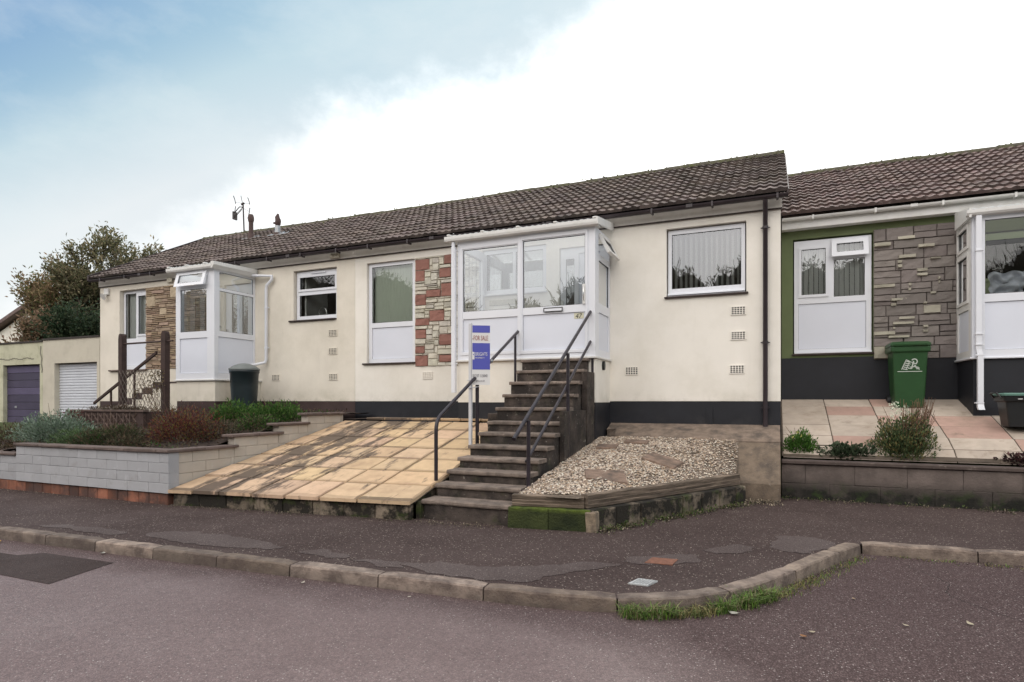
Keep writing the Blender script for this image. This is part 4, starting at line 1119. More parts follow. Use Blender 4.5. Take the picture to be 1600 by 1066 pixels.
# small block beside the flight
f = MB()
for k in range(2):
    for l in range(2):
        q = R.uniform(.8, 1.1); f.cbox(-4.22 + l * .185, -4.04 + l * .185, 8.72 + .02 * l, 9.10, -.52 + k * .165, -.36 + k * .165, .012, tint=(q, q, q), j=.003)
f.build('concrete_block_stack', M['concrete_old'], label='low stack of stained concrete blocks against the left side of the steps', cat='block')

# ================================================================== HANDRAILS
def bend(pts, r=.10, n=5):
    out = [Vector(pts[0])]
    for a, b, c in zip(pts, pts[1:], pts[2:]):
        a, b, c = Vector(a), Vector(b), Vector(c)
        p = b + (a - b).normalized() * r; q = b + (c - b).normalized() * r
        for k in range(n + 1):
            t = k / n; out.append((1 - t) ** 2 * p + 2 * t * (1 - t) * b + t * t * q)
    out.append(Vector(pts[-1])); return [tuple(p) for p in out]
hr = empty('handrail', (-3.95, 7.8, -1.05), 'single black tube handrail on the left of the steps, passing behind the sale board', 'handrail', 'handrails of the porch steps')
HX = -3.95
f = MB(); f.tube(bend([(HX, 6.66, -1.16), (HX, 6.66, -.24), (HX, 9.72, 1.37)], .14), .024, 12); f.build('rail', M['rail'], hr)
f = MB(); f.tube([(HX, 7.82, -.62), (HX, 7.82, .375)], .027, 10); f.build('post', M['rail'], hr)
f = MB(); f.tube([(HX, 9.22, .12), (HX, 9.22, 1.11)], .021, 10); f.build('post', M['rail'], hr)
f = MB(); f.box(HX - .04, -3.862, 9.14, 9.34, .02, .12); f.build('bracket', M['concrete_old'], hr)
f = MB(); f.tube([(HX, 8.26, .595), (HX, 8.30, .616)], .029, 12); f.tube([(HX, 7.74, .32), (HX, 7.79, .35)], .029, 12); f.build('collar', M['metal'], hr)
hr = empty('handrail', (-2.70, 7.9, -1.0), 'double black tube handrail on the right of the steps, two parallel rails on three posts', 'handrail', 'handrails of the porch steps')
HX = -2.70
f = MB(); f.tube([(HX, 6.26, -.43), (HX, 9.64, 1.60)], .024, 12); f.build('rail', M['rail'], hr)
f = MB(); f.tube([(HX, 6.64, -.72), (HX, 9.40, .98)], .021, 12); f.build('rail', M['rail'], hr)
for v, z0, z1 in ((6.63, -1.12, -.23), (8.12, -.80, .67), (9.38, -.20, 1.43)):
    f = MB(); f.tube([(HX + .03, v, z0), (HX + .03, v, z1)], .024, 10); f.tube([(HX + .03, v, z1 - .01), (HX + .0, v, z1 + .0)], .02, 8); f.build('post', M['rail'], hr)

# ================================================================== FOR SALE BOARD
sg = empty('for_sale_sign', (-4.0, 7.76, -.62), 'blue and white FOR SALE board on a white post by the handrail', 'sign')
f = MB(); f.cbox(-4.03, -3.986, 7.70, 7.745, -.66, 1.12, .004); f.build('post', M['post_white'], sg)
ang = rad(30)      # the board is turned so its right edge is farther away
bd = Matrix.Rotation(ang, 4, 'Z')
def bx(a, d, z):
    p = bd @ Vector((a, d, 0)); return (-3.983 + p.x, 7.715 + p.y, z)
W_ = .262
f = MB(); f.xf = bx; f.box(0, W_, 0, .006, .235, 1.095); board = f.build('board', M['sign_white'], sg)
f = MB(); f.xf = bx
for z0, z1 in ((.985, 1.088), (.455, .835)): f.box(.008, W_ - .001, -.002, -.0003, z0, z1)
f.build('blue_panel', M['sign_blue'], board)
f = MB(); f.xf = bx; f.box(.008, .038, -.004, -.0022, .60, .705); f.box(.018, .028, -.0048, -.0041, .66, .68, mi=1); f.build('emblem', [M['sign_white'], M['sign_blue']], board)
def btext(s_, size, a, z, m_, sx=1.0):
    x, y, _ = bx(a, -.0035, 0)
    t = text_parts(s_, size, x, y, z, m_, board, 'lettering', sx=sx, rot=ang)
    return t
btext('-FOR SALE', .098, .006, .875, M['sign_red'], .50)
btext('BRIGHTS', .072, .048, .652, M['sign_white'], .62)
btext('PROPERTY', .030, .048, .612, M['sign_white'], .95)
btext('01237 115040', .062, .010, .345, M['sign_grey'], .60)
btext('brights.co.uk', .040, .030, .282, M['sign_grey'], .75)
f = MB()
for z in (.19, .30):
    f.tube([(-4.05, 7.69, z + .0), (-3.98, 7.69, z + .0), (-3.91, 7.80, z + .02), (-3.95, 7.86, z + .02), (-4.05, 7.78, z)], .007, 6)
f.build('cable_tie', M['post_white'], sg)

# ================================================================== SLOPING PATIO
PF0, PF1, PB0, PB1 = (-7.49, 5.64, -1.175), (-3.90, 6.04, -1.165), (-7.49, 9.25, -.36), (-3.90, 9.25, -.36)
def patio(s_, t_):
    a = [PF0[i] + (PF1[i] - PF0[i]) * s_ for i in range(3)]; b = [PB0[i] + (PB1[i] - PB0[i]) * s_ for i in range(3)]
    return [a[i] + (b[i] - a[i]) * t_ for i in range(3)]
f = MB(); f.add([tuple(p) for p in ((PF0[0], PF0[1] + .05, PF0[2] - .03), (PF1[0], PF1[1] + .05, PF1[2] - .03), (PB1[0], PB1[1], PB1[2] - .016), (PB0[0], PB0[1], PB0[2] - .016))], [(0, 1, 2, 3)])
f.add([(PB0[0], 9.25, -.37), (PB1[0], 9.25, -.37), (-3.9, V + .01, -.42), (-8.4, V + .01, -.42)], [(0, 1, 2, 3)])
f.build('patio_bed', M['patio_joint'], kind='structure', norm=False)
f = MB(); nc, nr = 7, 7
xcuts = [0, .115, .235, .375, .515, .655, .80, 1.0]
for r_ in range(nr):
    for c_ in range(nc):
        s0, s1 = xcuts[c_], xcuts[c_ + 1]; t0, t1 = r_ / nr, (r_ + 1) / nr
        if r_: s0 = min(1, max(0, s0 + (.02 * r_ if 0 < c_ else 0) * .0)); 
        gx, gy = .0040, .0040
        q = R.uniform(.88, 1.10); tint = (q, q * R.uniform(.97, 1.03), q * R.uniform(.93, 1.07))
        n = 6; top = []; G7 = [0, .045, .27, .5, .73, .955, 1]; G8 = [0, .06, .27, .5, .73, .94, 1]
        dzz = R.uniform(-.004, .006)
        for k in range(n + 1):
            for i in range(n + 1):
                a = s0 + gx + (s1 - s0 - 2 * gx) * G7[i]; b = t0 + gy + (t1 - t0 - 2 * gy) * G8[k]
                if 0 < i < n: a += R.uniform(-.003, .003)
                if 0 < k < n: b += R.uniform(-.003, .003)
                if r_ == 0 and k == 0: b = -.012
                p = patio(a, b); ed = (i in (0, n)) or (k in (0, n))
                top.append((p[0] + (R.uniform(-.004, .004) if ed else 0), p[1] + (R.uniform(-.004, .004) if ed else 0), p[2] + dzz - (.004 if ed else 0)))
        b0_ = len(top); bot = []
        ring = [i for i in range(n + 1)] + [k * (n + 1) + n for k in range(1, n + 1)] + [n * (n + 1) + i for i in range(n - 1, -1, -1)] + [k * (n + 1) for k in range(n - 1, 0, -1)]
        for i in ring: bot.append((top[i][0], top[i][1], top[i][2] - .042))
        fs = [(k * (n + 1) + i, k * (n + 1) + i + 1, (k + 1) * (n + 1) + i + 1, (k + 1) * (n + 1) + i) for k in range(n) for i in range(n)]
        L_ = len(ring)
        fs += [(ring[i], b0_ + i, b0_ + (i + 1) % L_, ring[(i + 1) % L_]) for i in range(L_)]
        ed_ = [R.uniform(.35, .95) for _ in range(4)]
        f.add(top + bot, [], tint); base_ = len(f.v) - len(top) - len(bot)
        for q_, fc in enumerate(fs):
            t_ = tint
            if q_ < n * n:
                k_, i_ = divmod(q_, n); m_ = 1
                if k_ == 0: m_ = min(m_, ed_[0])
                if k_ == n - 1: m_ = min(m_, ed_[1])
                if i_ == 0: m_ = min(m_, ed_[2])
                if i_ == n - 1: m_ = min(m_, ed_[3])
                t_ = tuple(c * m_ for c in tint)
            f.f.append(tuple(base_ + w_ for w_ in fc)); f.t.append(t_); f.m.append(0); f.sm.append(False)
for k in range(8):   # raised edge slabs along the house
    x = -7.0 + k * .40; q = R.uniform(.6, 1.)
    f.cbox(x, x + .385, 9.26, 9.62, -.345, -.305, .008, tint=(q, q * .97, q * .9), j=.003)
def slab_mat():
    m = M['slab']; nt = m.node_tree; N = nt.nodes; L = nt.links; p = N['Principled BSDF']
    src = p.inputs['Base Color'].links[0].from_socket
    geo = N.new('ShaderNodeNewGeometry')
    mp = N.new('ShaderNodeMapping'); mp.inputs['Rotation'].default_value = (0, 0, rad(4)); mp.inputs['Scale'].default_value = (3.0, .85, 1)
    L.new(geo.outputs['Position'], mp.inputs[0])
    def nz(sc_, vec, det=5):
        t = N.new('ShaderNodeTexNoise'); t.inputs['Scale'].default_value = sc_; t.inputs['Detail'].default_value = det; t.inputs['Roughness'].default_value = .62; L.new(vec, t.inputs[0]); return t.outputs[0]
    def mr(s_, a, b, c=0., d=1.):
        r = N.new('ShaderNodeMapRange'); r.inputs[1].default_value = a; r.inputs[2].default_value = b; r.inputs[3].default_value = c; r.inputs[4].default_value = d; L.new(s_, r.inputs[0]); return r.outputs[0]
    def op(o, a, b):
        k = N.new('ShaderNodeMath'); k.operation = o; k.use_clamp = (o != 'ADD')
        for i, v in enumerate((a, b)):
            if isinstance(v, float): k.inputs[i].default_value = v
            else: L.new(v, k.inputs[i])
        return k.outputs[0]
    sp = N.new('ShaderNodeSeparateXYZ'); L.new(geo.outputs['Position'], sp.inputs[0])
    # grime lies in a diagonal band from the front left to the back
    diag = sp.outputs['X']
    band = op('MULTIPLY', mr(diag, -7.45, -6.95), mr(diag, -4.9, -6.75))
    broad = nz(1.5, mp.outputs[0]); fine = nz(9, mp.outputs[0])
    gr = mr(op('ADD', op('ADD', broad, op('MULTIPLY', fine, .25)), op('MULTIPLY', band, .26)), .76, .86)
    tk = mr(nz(3.2, geo.outputs['Position']), .50, .75, 0, .55)
    def mix(fc, a, b):
        x = N.new('ShaderNodeMix'); x.data_type = 'RGBA'
        L.new(fc, x.inputs[0]); L.new(a, x.inputs[6]); x.inputs[7].default_value = (*b, 1); return x.outputs[2]
    c = mix(tk, src, (.31, .20, .13)); c = mix(op('MULTIPLY', gr, .93), c, (.092, .068, .052)); 
    pale = mr(nz(4.5, mp.outputs[0]), .66, .74, 0, .55); c = mix(pale, c, (.62, .50, .40))
    L.new(c, p.inputs['Base Color'])
slab_mat()
f.build('patio', M['slab'], kind='structure')

def block_wall(name, mats, p0, p1, z0, z1, bl, ch, thick=.10, tintf=lambda: 1, label=None, cat=None, group=None, parent=None, gap=.005, off=True, jit=.004, build=True, f=None, mi=0, core_mi=None, ch_=.009, ct=.55):
    """coursed blocks from p0 to p1 (left to right as seen from the front)"""
    a = Vector((*p0, 0)); b = Vector((*p1, 0)); L_ = (b - a).length; d = (b - a) / L_; n = Vector((-d.y, d.x, 0))
    f = f or MB()
    old = f.xf
    f.xf = lambda x, y, z: (a.x + d.x * x + n.x * y, a.y + d.y * x + n.y * y, z)
    nz = max(1, round((z1 - z0) / ch)); h = (z1 - z0) / nz
    for k in range(nz):
        x = -(bl / 2 if (k % 2 and off) else 0)
        while x < L_ - .01:
            x0 = max(x, 0); x1 = min(x + bl, L_)
            if x1 - x0 > .02:
                q = tintf(); t = q if isinstance(q, tuple) else (q, q, q)
                o = R.uniform(0, jit)
                f.cbox(x0 + gap, x1 - gap, -o, thick, z0 + k * h + gap, z0 + (k + 1) * h - gap, ch_, tint=t, j=jit * .6, mi=mi)
            x += bl
    f.box(.002, L_ - .002, .012, thick - .004, z0 + .002, z1 - .002, tint=(ct, ct, ct), mi=mi if core_mi is None else core_mi)
    f.xf = old
    if build: return f.build(name, mats, parent, label=label, cat=cat, group=group)
    return f
_ret = MB(); _ret.add([(-3.93, 6.10, GZ - .05), (-3.93, 9.2, GZ - .05), (-3.93, 9.2, -.43), (-3.93, 6.10, -1.21)], [(0, 1, 2, 3)], (.6, .6, .6)); _ret.box(-3.9295, -3.862, 6.16, 6.62, GZ - .05, -1.20, (.8, .8, .8)); _ret.box(-3.9295, -3.862, 6.621, 7.4, GZ - .05, -1.06, (.8, .8, .8)); _ret.box(-3.9295, -3.862, 7.401, 9.2, GZ - .05, -.92, (.8, .8, .8)); _ret.box(-3.995, -3.93, 6.10, 6.30, GZ - .05, -1.222, (.8, .8, .8))
block_wall('retaining_wall', M['moss_wall'], (-7.46, 5.66), (-3.93, 6.05), GZ - .05, -1.222, .44, .23, tintf=lambda: R.uniform(.7, 1.2), jit=.01,
           label='low moss blackened block wall under the tan sloping patio', cat='wall', build=True, f=_ret)

# ================================================================== GREY RAISED BED WALL
rw = empty('raised_bed_wall', (-9.2, 5.6, GZ), 'painted grey block wall of the raised flower bed, stepping up towards the house', 'wall')
f = MB()
block_wall('x', None, (-10.95, 5.60), (-7.47, 5.60), -1.25, -.70, .44, .14, .16, lambda: R.uniform(.92, 1.06), build=False, f=f, gap=.0018, jit=.002, ch_=.0045, ct=.95)
block_wall('x', None, (-14.5, 5.62), (-10.955, 5.62), -1.25, -.86, .44, .13, .16, lambda: R.uniform(.85, 1.0), build=False, f=f, gap=.0018, jit=.002, ch_=.0045, ct=.95)
f.build('blockwork', M['grey_block'], rw)
f = MB()
X_ = -7.498
for (v0, v1, zt) in ((5.60, 6.70, -.70), (6.702, 7.60, -.545), (7.602, 8.26, -.405), (8.262, 9.22, -.25)):
    lowz = -1.25 + max(0, (v0 - 5.65)) * .20
    nn = max(1, round((zt - lowz) / .15)); lowz = zt - nn * .15
    block_wall('x', None, (X_, v0 + (.165 if v0 < 5.7 else 0)), (X_, v1), lowz, zt, .44, .15, .14, lambda: R.uniform(.92, 1.08), build=False, f=f, gap=.0018, jit=.002, ch_=.0045, ct=.95)
f.build('side_blockwork', M['grey_block_side'], rw)
f = MB(); block_wall('x', None, (-14.5, 5.63), (-7.52, 5.63), GZ - .05, -1.252, .22, .16, .12, lambda: R.choice([.35, .6, .9, 1.1, 1.2]), build=False, f=f, gap=.003)
f.build('brick_base', M['red_brick'], rw)
f = MB()
def cop(x0, x1, y0, y1, z):
    n = max(1, round(max(x1 - x0, y1 - y0) / .6))
    for k in range(n):
        q = R.uniform(.85, 1.15)
        if x1 - x0 > y1 - y0: f.cbox(x0 + (x1 - x0) * k / n + .002, x0 + (x1 - x0) * (k + 1) / n - .002, y0, y1, z, z + .042, .008, tint=(q, q, q), j=.003)
        else: f.cbox(x0, x1, y0 + (y1 - y0) * k / n + .002, y0 + (y1 - y0) * (k + 1) / n - .002, z, z + .042, .008, tint=(q, q, q), j=.003)
cop(-10.97, -7.68, 5.565, 5.79, -.699); cop(-14.5, -10.975, 5.585, 5.81, -.859)
cop(-7.677, -7.452, 5.565, 6.76, -.699); cop(-7.677, -7.452, 6.62, 7.68, -.544); cop(-7.677, -7.452, 7.50, 8.30, -.404); cop(-7.677, -7.452, 8.20, 9.24, -.249)
f.build('coping', M['coping'], rw)
# soil of the bed
f = MB(); NX, NY = 60, 30
def soil_z(x, y):
    t = (y - 5.75) / 3.6
    z = -.74 + .50 * min(max(t, 0), 1)
    if x < -11: z -= (min(-11 - x, 3)) * .12 * (1 if y < 9 else 0)
    return z
vs = []
for k in range(NY + 1):
    for i in range(NX + 1):
        x = -14.5 + 6.88 * i / NX; y = 5.74 + 4.5 * k / NY
        vs.append((x, y, soil_z(x, y) + .05 * noise.noise(Vector((x * 2.5, y * 2.5, 0))) + .02 * noise.noise(Vector((x * 9, y * 9, 2)))))
f.add(vs, [(k * (NX + 1) + i, k * (NX + 1) + i + 1, (k + 1) * (NX + 1) + i + 1, (k + 1) * (NX + 1) + i) for k in range(NY) for i in range(NX)])
f.add([(-7.62, 9.2, -.34), (-7.3, 9.25, -.34), (-7.3, V, -.34), (-7.62, V, -.34)], [(0, 1, 2, 3)])
f.build('bed_soil', M['soil'], kind='structure', norm=False)
sheet('driveway', [(-40, 6.2), (-14.5, 6.2), (-14.5, 10.29), (-40, 10.29)], -1.10, M['tarmac'])
sheet('driveway_apron', [(-40, 5.55, GZ - .002), (-14.5, 5.55, GZ - .002), (-14.5, 6.21, -1.10), (-40, 6.21, -1.10)], 0, M['tarmac'])

# patterned trough
f = MB()
for x0, x1, y0, y1 in ((-13.0, -10.75, 7.55, 7.61), (-10.80, -10.74, 7.612, 8.1), (-13.0, -12.94, 7.612, 8.1)):
    f.box(x0, x1, y0, y1, -.60, -.20)
x = -12.95
while x < -10.95:
    for k in (0, 1):
        z0, z1 = (-.56 + k * .17), (-.56 + k * .17 + .15)
        for a, b in (((x, z0), (x + .16, z1)), ((x, z1), (x + .16, z0)), ((x + .08, z0), (x + .08, z1))):
            f.tube([(a[0], 7.545, a[1]), (b[0], 7.545, b[1])], .014, 4, mi=1)
    f.box(x - .012, x + .012, 7.525, 7.549, -.58, -.22, mi=1); x += .185
f.box(-13.02, -10.72, 7.52, 7.64, -.199, -.165, mi=1)
f.build('patterned_planter', [M['trellis'], M['pierced']], label='brown pierced block planter trough with a dry planting on top', cat='planter')
# trellis
tr = empty('trellis', (-11.8, 8.3, -.3), 'brown timber posts carrying diamond wire netting with a withered climber', 'trellis')
for x, r_ in ((-12.47, .055), (-11.17, .06)):
    f = MB(); secs = []
    for z, k in ((-.45, 1), (1.28, 1), (1.36, .8), (1.40, .4)): secs.append([(x - r_ * k, 8.25, z), (x + r_ * k, 8.25, z), (x + r_ * k, 8.36, z), (x - r_ * k, 8.36, z)])
    f.loft(secs); f.build('post', M['trellis'], tr)
f = MB(); f.tube([(-12.42, 8.30, 1.19), (-10.95, 8.30, 1.20)], .018, 8); f.build('rail', M['trellis'], tr)
f = MB()
x = -12.42
while x < -11.2:
    for s_ in (1, -1):
        z = -.30; xx0, zz0 = x, z
        pts = []
        k = 0
        while z < .72:
            pts.append((x + (.055 if (k % 2) else 0) * s_ + R.uniform(-.004, .004), 8.24 + .004 * s_, z)); z += .085; k += 1
        f.tube(pts, .0055, 4, cap=False, smooth=False)
    x += .11
f.build('netting', M['wire'], tr)
# side steps of the left bungalow
ls = empty('side_steps', (-14.2, 9.9, -.4), 'brown edged side steps rising to the door of the left porch', 'steps')
n = 6
for k in range(n):
    x0 = -15.15 + k * .36; z = -.30 + (k + 1) * .125
    f = MB(); f.box(x0, x0 + .36 if k < n - 1 else Q0 - .01, 9.66, V - .004, -.7, z - .03); f.box(x0 - .015, (x0 + .345 if k < n - 1 else Q0 - .01), 9.645, V - .004, z - .029, z, mi=1); f.box(x0 + .001, x0 + .359, 9.60, 9.644, z - .16, z - .02, mi=1); f.box(x0 + .001, x0 + .359, 9.604, 9.644, -.7, z - .161, mi=0)
    f.build('step', [M['cream_left'], M['brown_paint']], ls)
lr = empty('side_handrail', (-14.2, 9.55, -.3), 'sloping black handrail beside the brown side steps of the left bungalow', 'handrail')
f = MB(); f.loft([[(x, y - .025, z - .03), (x, y + .025, z - .03), (x, y + .025, z + .03), (x, y - .025, z + .03)] for x, y, z in ((-15.35, 9.52, -.05), (-13.10, 9.52, 1.12))]); f.build('rail', M['trellis'], lr)
for x, z in ((-14.75, .2), (-13.9, .65)):
    f = MB(); f.box(x - .018, x + .018, 9.525, 9.56, -.5, z + .05); f.build('post', M['trellis'], lr)
# water butt
wb = empty('water_butt', (-10.25, 9.42, -.25), 'dark green plastic water butt with domed grey lid beside the left porch', 'water butt')
def ring(cx, cy, r, z, n=24): return [(cx + r * math.cos(2 * math.pi * k / n), cy + r * math.sin(2 * math.pi * k / n), z) for k in range(n)]
f = MB(); f.loft([ring(-10.25, 9.42, r, z) for r, z in ((.245, -.30), (.25, -.1), (.255, .05), (.27, .30), (.282, .58), (.298, .60), (.298, .66), (.285, .665))], smooth=True); f.build('barrel', M['butt'], wb)
f = MB(); f.loft([ring(-10.25, 9.42, r, z) for r, z in ((.306, .655), (.308, .685), (.28, .70), (.22, .745), (.12, .785), (.02, .80))], smooth=True); f.build('lid', M['butt_lid'], wb)
f = MB(); f.tube([(-10.12, 9.16, -.18), (-10.12, 9.08, -.18), (-10.12, 9.07, -.24)], .018, 8); f.box(-10.13, -10.11, 9.08, 9.12, -.18, -.12); f.build('tap', mat('tap_green', (.03, .25, .07), .5), wb)

# ================================================================== GRAVEL BED
GP = [(-2.66, 6.30), (-1.93, 6.42), (-.50, 9.12), (-.50, 9.76), (-2.66, 9.76)]
def gz(x, y):
    e = 6.3 if x < -1.93 else 6.42 + (x + 1.93) * 1.888
    t = min(max((y - e) / (9.74 - e), 0), 1)
    return -1.055 + .47 * (t if x < -1.2 else t * (1 - .25 * (x + 1.2) / .7 * (1 - t)))
def inpoly(x, y, P):
    c = False; n = len(P)
    for i in range(n):
        (x1, y1), (x2, y2) = P[i], P[(i + 1) % n]
        if (y1 > y) != (y2 > y) and x < (x2 - x1) * (y - y1) / (y2 - y1) + x1: c = not c
    return c
f = MB(); vs = []; K_ = 24
for k in range(K_ + 1):
    for i in range(K_ + 1):
        x = -2.67 + 2.18 * i / K_; e = 6.26 if x < -1.93 else 6.40 + (x + 1.93) * 1.888; y = e + (9.77 - e) * k / K_
        vs.append((x, y, gz(x, y)))
f.add(vs, [(k * (K_ + 1) + i, k * (K_ + 1) + i + 1, (k + 1) * (K_ + 1) + i + 1, (k + 1) * (K_ + 1) + i) for k in range(K_) for i in range(K_)])
f.build('gravel_bed', M['gravel_base'], kind='structure', norm=False)
f = MB(); cnt = 0
cols = [(.56, .46, .36), (.40, .32, .25), (.32, .24, .17), (.48, .42, .35), (.20, .15, .12), (.36, .29, .24), (.58, .52, .44), (.24, .19, .16), (.36, .26, .18)]
while cnt < 15000:
    x = R.uniform(-2.68, -.48); y = R.uniform(6.28, 9.76)
    if not inpoly(x, y, GP): continue
    r = R.uniform(.007, .0145); z = gz(x, y) + r * .25 + .018 * noise.noise(Vector((x * 3, y * 3, 1))) + R.uniform(0, .008)
    a = R.uniform(0, 6.3); t = R.uniform(-.5, .5)
    ax = Matrix.Rotation(a, 3, 'Z') @ Matrix.Rotation(t, 3, 'X')
    e = (r * R.uniform(1., 1.8), r * R.uniform(.8, 1.2), r * R.uniform(.5, .8))
    P = [ax @ Vector(p) + Vector((x, y, z)) for p in ((e[0], 0, 0), (.4 * e[0], e[1], 0), (-.6 * e[0], e[1] * .8, 0), (-e[0], -.1 * e[1], 0), (-.3 * e[0], -e[1], 0), (.6 * e[0], -e[1] * .8, 0), (.1 * e[0], .1 * e[1], e[2]), (-.3 * e[0], -.2 * e[1], e[2] * .9))]
    c = R.choice(cols); q = R.uniform(.95, 1.55)
    f.add([tuple(p) for p in P], [(0, 1, 6), (1, 2, 6), (2, 7, 6), (2, 3, 7), (3, 4, 7), (4, 5, 7), (5, 6, 7), (5, 0, 6)], tuple(min(k * q, .8) for k in c))
    cnt += 1
f.build('gravel', M['gravel'], kind='stuff', label='mixed brown and cream gravel filling the angular bed', norm=False)
for (x, y, w_, d_, rot, lab) in [(-1.92, 7.32, .50, .42, .35, 'square brown stepping stone nearest the front corner of the gravel bed'), (-1.42, 8.48, .46, .36, -.25, 'brown stepping stone in the middle of the gravel bed'), (-2.30, 8.86, .30, .24, .1, 'small brown stepping stone near the side of the steps'), (-1.95, 9.30, .36, .2, 0., 'flat stepping stone half sunk in gravel near the concrete ledge')]:
    f = MB(); cc, ss = math.cos(rot), math.sin(rot); zz = gz(x, y) + .012
    f.xf = lambda a, b, c, x=x, y=y, zz=zz, cc=cc, ss=ss: (x + a * cc - b * ss, y + a * ss + b * cc, c + gz(x + a * cc - b * ss, y + a * ss + b * cc) + .018)
    f.cbox(-w_ / 2, w_ / 2, -d_ / 2, d_ / 2, -.01, .022, .006, tint=(1.1, .95, .85), j=.004)
    f.build('stepping_stone', M['concrete_tread'], label=lab, cat='stepping stone', group='stepping stones in the gravel bed')
# timber edging on top of the wall
def beam(p0, p1, z0, z1, th, label):
    a = Vector((*p0, 0)); b = Vector((*p1, 0)); L_ = (b - a).length; d = (b - a) / L_; n = Vector((-d.y, d.x, 0)); f = MB()
    secs = []; K = 24
    for k in range(K + 1):
        s_ = L_ * k / K; j = [.003 * noise.noise(Vector((s_ * 6, q, 0))) for q in range(8)]
        pr_ = [(0, z0), (-.006, z0 + (z1 - z0) * .22), (.003, z0 + (z1 - z0) * .27), (-.004, z0 + (z1 - z0) * .52), (.004, z0 + (z1 - z0) * .56), (-.002, z1 - .008), (.008, z1), (th, z1 - .002), (th, z0)]
        secs.append([(a.x + d.x * s_ + n.x * (o + j[i % 8]), a.y + d.y * s_ + n.y * (o + j[i % 8]), z + j[(i + 3) % 8]) for i, (o, z) in enumerate(pr_)])
    f.loft(secs); return f.build('timber_sleeper', M['timber'], label=label, cat='sleeper', group='timber sleepers edging the gravel')
beam((-2.70, 6.21), (-1.90, 6.335), -1.170, -1.045, .10, 'short ribbed timber sleeper along the front of the gravel bed')
beam((-1.86, 6.345), (-.44, 9.02), -1.165, -1.02, .10, 'long ribbed timber sleeper on the slanting side of the gravel bed')
bw = empty('retaining_wall', (-1.9, 6.3, GZ), 'low block retaining wall round the gravel bed, bright moss on its front face', 'wall')
f = block_wall('x', None, (-2.72, 6.14), (-1.81, 6.27), GZ - .05, -1.175, .46, .3, .20, lambda: R.uniform(.8, 1.1), build=False, jit=.010, gap=.002)
f.build('mossy_front', M['mossy_green'], bw)
f = block_wall('x', None, (-1.795, 6.275), (-.36, 8.96), GZ - .05, -1.172, .40, .3, .20, lambda: R.uniform(.75, 1.15), build=False, jit=.012)
f.build('side_blockwork', M['moss_wall'], bw)
f = MB(); f.cbox(-1.86, -1.74, 6.245, 6.36, GZ - .03, -1.19, .01, tint=(1.5, 1.45, 1.2), j=.008); f.build('quoin', M['concrete_tread'], bw)
# concrete ledge and sloping pier
f = MB()
n = 16; secs = []
for k in range(n + 1):
    x = -2.60 + 2.68 * k / n; j = lambda q: .010 * noise.noise(Vector((x * 4, q, 0)))
    fr_ = 9.72 + .02 * noise.noise(Vector((x * 2, 7, 0))) + max(0, (-2.25 - x)) * .8
    secs.append([(x, fr_, -.74), (x, fr_ - .008, -.60 + j(1)), (x, fr_ + .02, -.565 + j(2)), (x, 10.0, -.47 + j(3)), (x, V - .003, -.375), (x, V - .003, -.74)])
f.loft(secs, tint=(1.05, 1.0, .92)); f.build('concrete_ledge', M['concrete_tread'], label='rough concrete ledge at the foot of the wall under the right window', cat='ledge')
f = MB(); secs = []
for k in range(9):
    x = -.49 + .57 * k / 8; j = lambda q: .012 * noise.noise(Vector((x * 6, q, 4)))
    secs.append([(x, 9.16 + j(1), GZ - .05), (x, 9.16 + j(2), -1.16 + j(1)), (x, 9.19 + j(5), -1.12 + j(2)), (x, 9.44 + j(3), -.86 + j(2)), (x, 9.70, -.62 + j(4)), (x, 9.715, -.745), (x, 9.715, GZ - .05)])
f.loft(secs, tint=(.82, .78, .68)); f.build('concrete_pier', M['concrete_tread'], label='sloping rough concrete pier between the gravel bed and right wall', cat='pier')

# ================================================================== RIGHT PATIO AND WALL
rwall = empty('front_wall', (4, 9.6, GZ), 'damp brown block wall in front of the right patio', 'wall')
f = block_wall('x', None, (.095, 9.60), (9.5, 9.56), GZ - .05, -.905, .62, .26, .15, lambda: R.uniform(.9, 1.1), build=False, gap=.0015, jit=.006, ch_=.005); f.build('blockwork', M['right_wall'], rwall)
f = MB(); f.cbox(.095, 9.5, 9.555, 9.79, -.903, -.848, .01, j=.002, tint=(.55, .55, .55)); f.build('coping', M['coping'], rwall)
zt = [(12.10, .03), (11.65, -.09), (11.20, -.23), (10.75, -.37), (10.30, -.52), (9.98, -.66), (9.78, -.80)]
f = MB(); f2 = MB()
def zy(y):
    for (y0, z0), (y1, z1) in zip(zt, zt[1:]):
        if y1 <= y <= y0: return z1 + (z0 - z1) * (y - y1) / (y0 - y1)
    return zt[0][1] if y > zt[0][0] else zt[-1][1]
f.add([(.1, 12.2, .045), (9.5, 12.2, .045), (9.5, 11.65, -.097), (.1, 11.65, -.097)], [(0, 1, 2, 3)])
for (y0, z0), (y1, z1) in zip(zt[1:], zt[2:]): f.quad((.1, y1, z1 - .007), (9.5, y1, z1 - .007), (9.5, y0, z0 - .007), (.1, y0, z0 - .007))
f.build('patio_bed', M['patio_joint'], kind='structure', norm=False)
xc = [.115, .80, 1.50, 2.25, 3.0, 3.7, 4.4, 5.1, 5.8, 6.5]
pink = {(1, 1), (1, 4), (0, 99), (2, 2), (3, 2), (3, 3), (4, 4), (5, 4), (6, 2), (2, 0), (5, 1)}
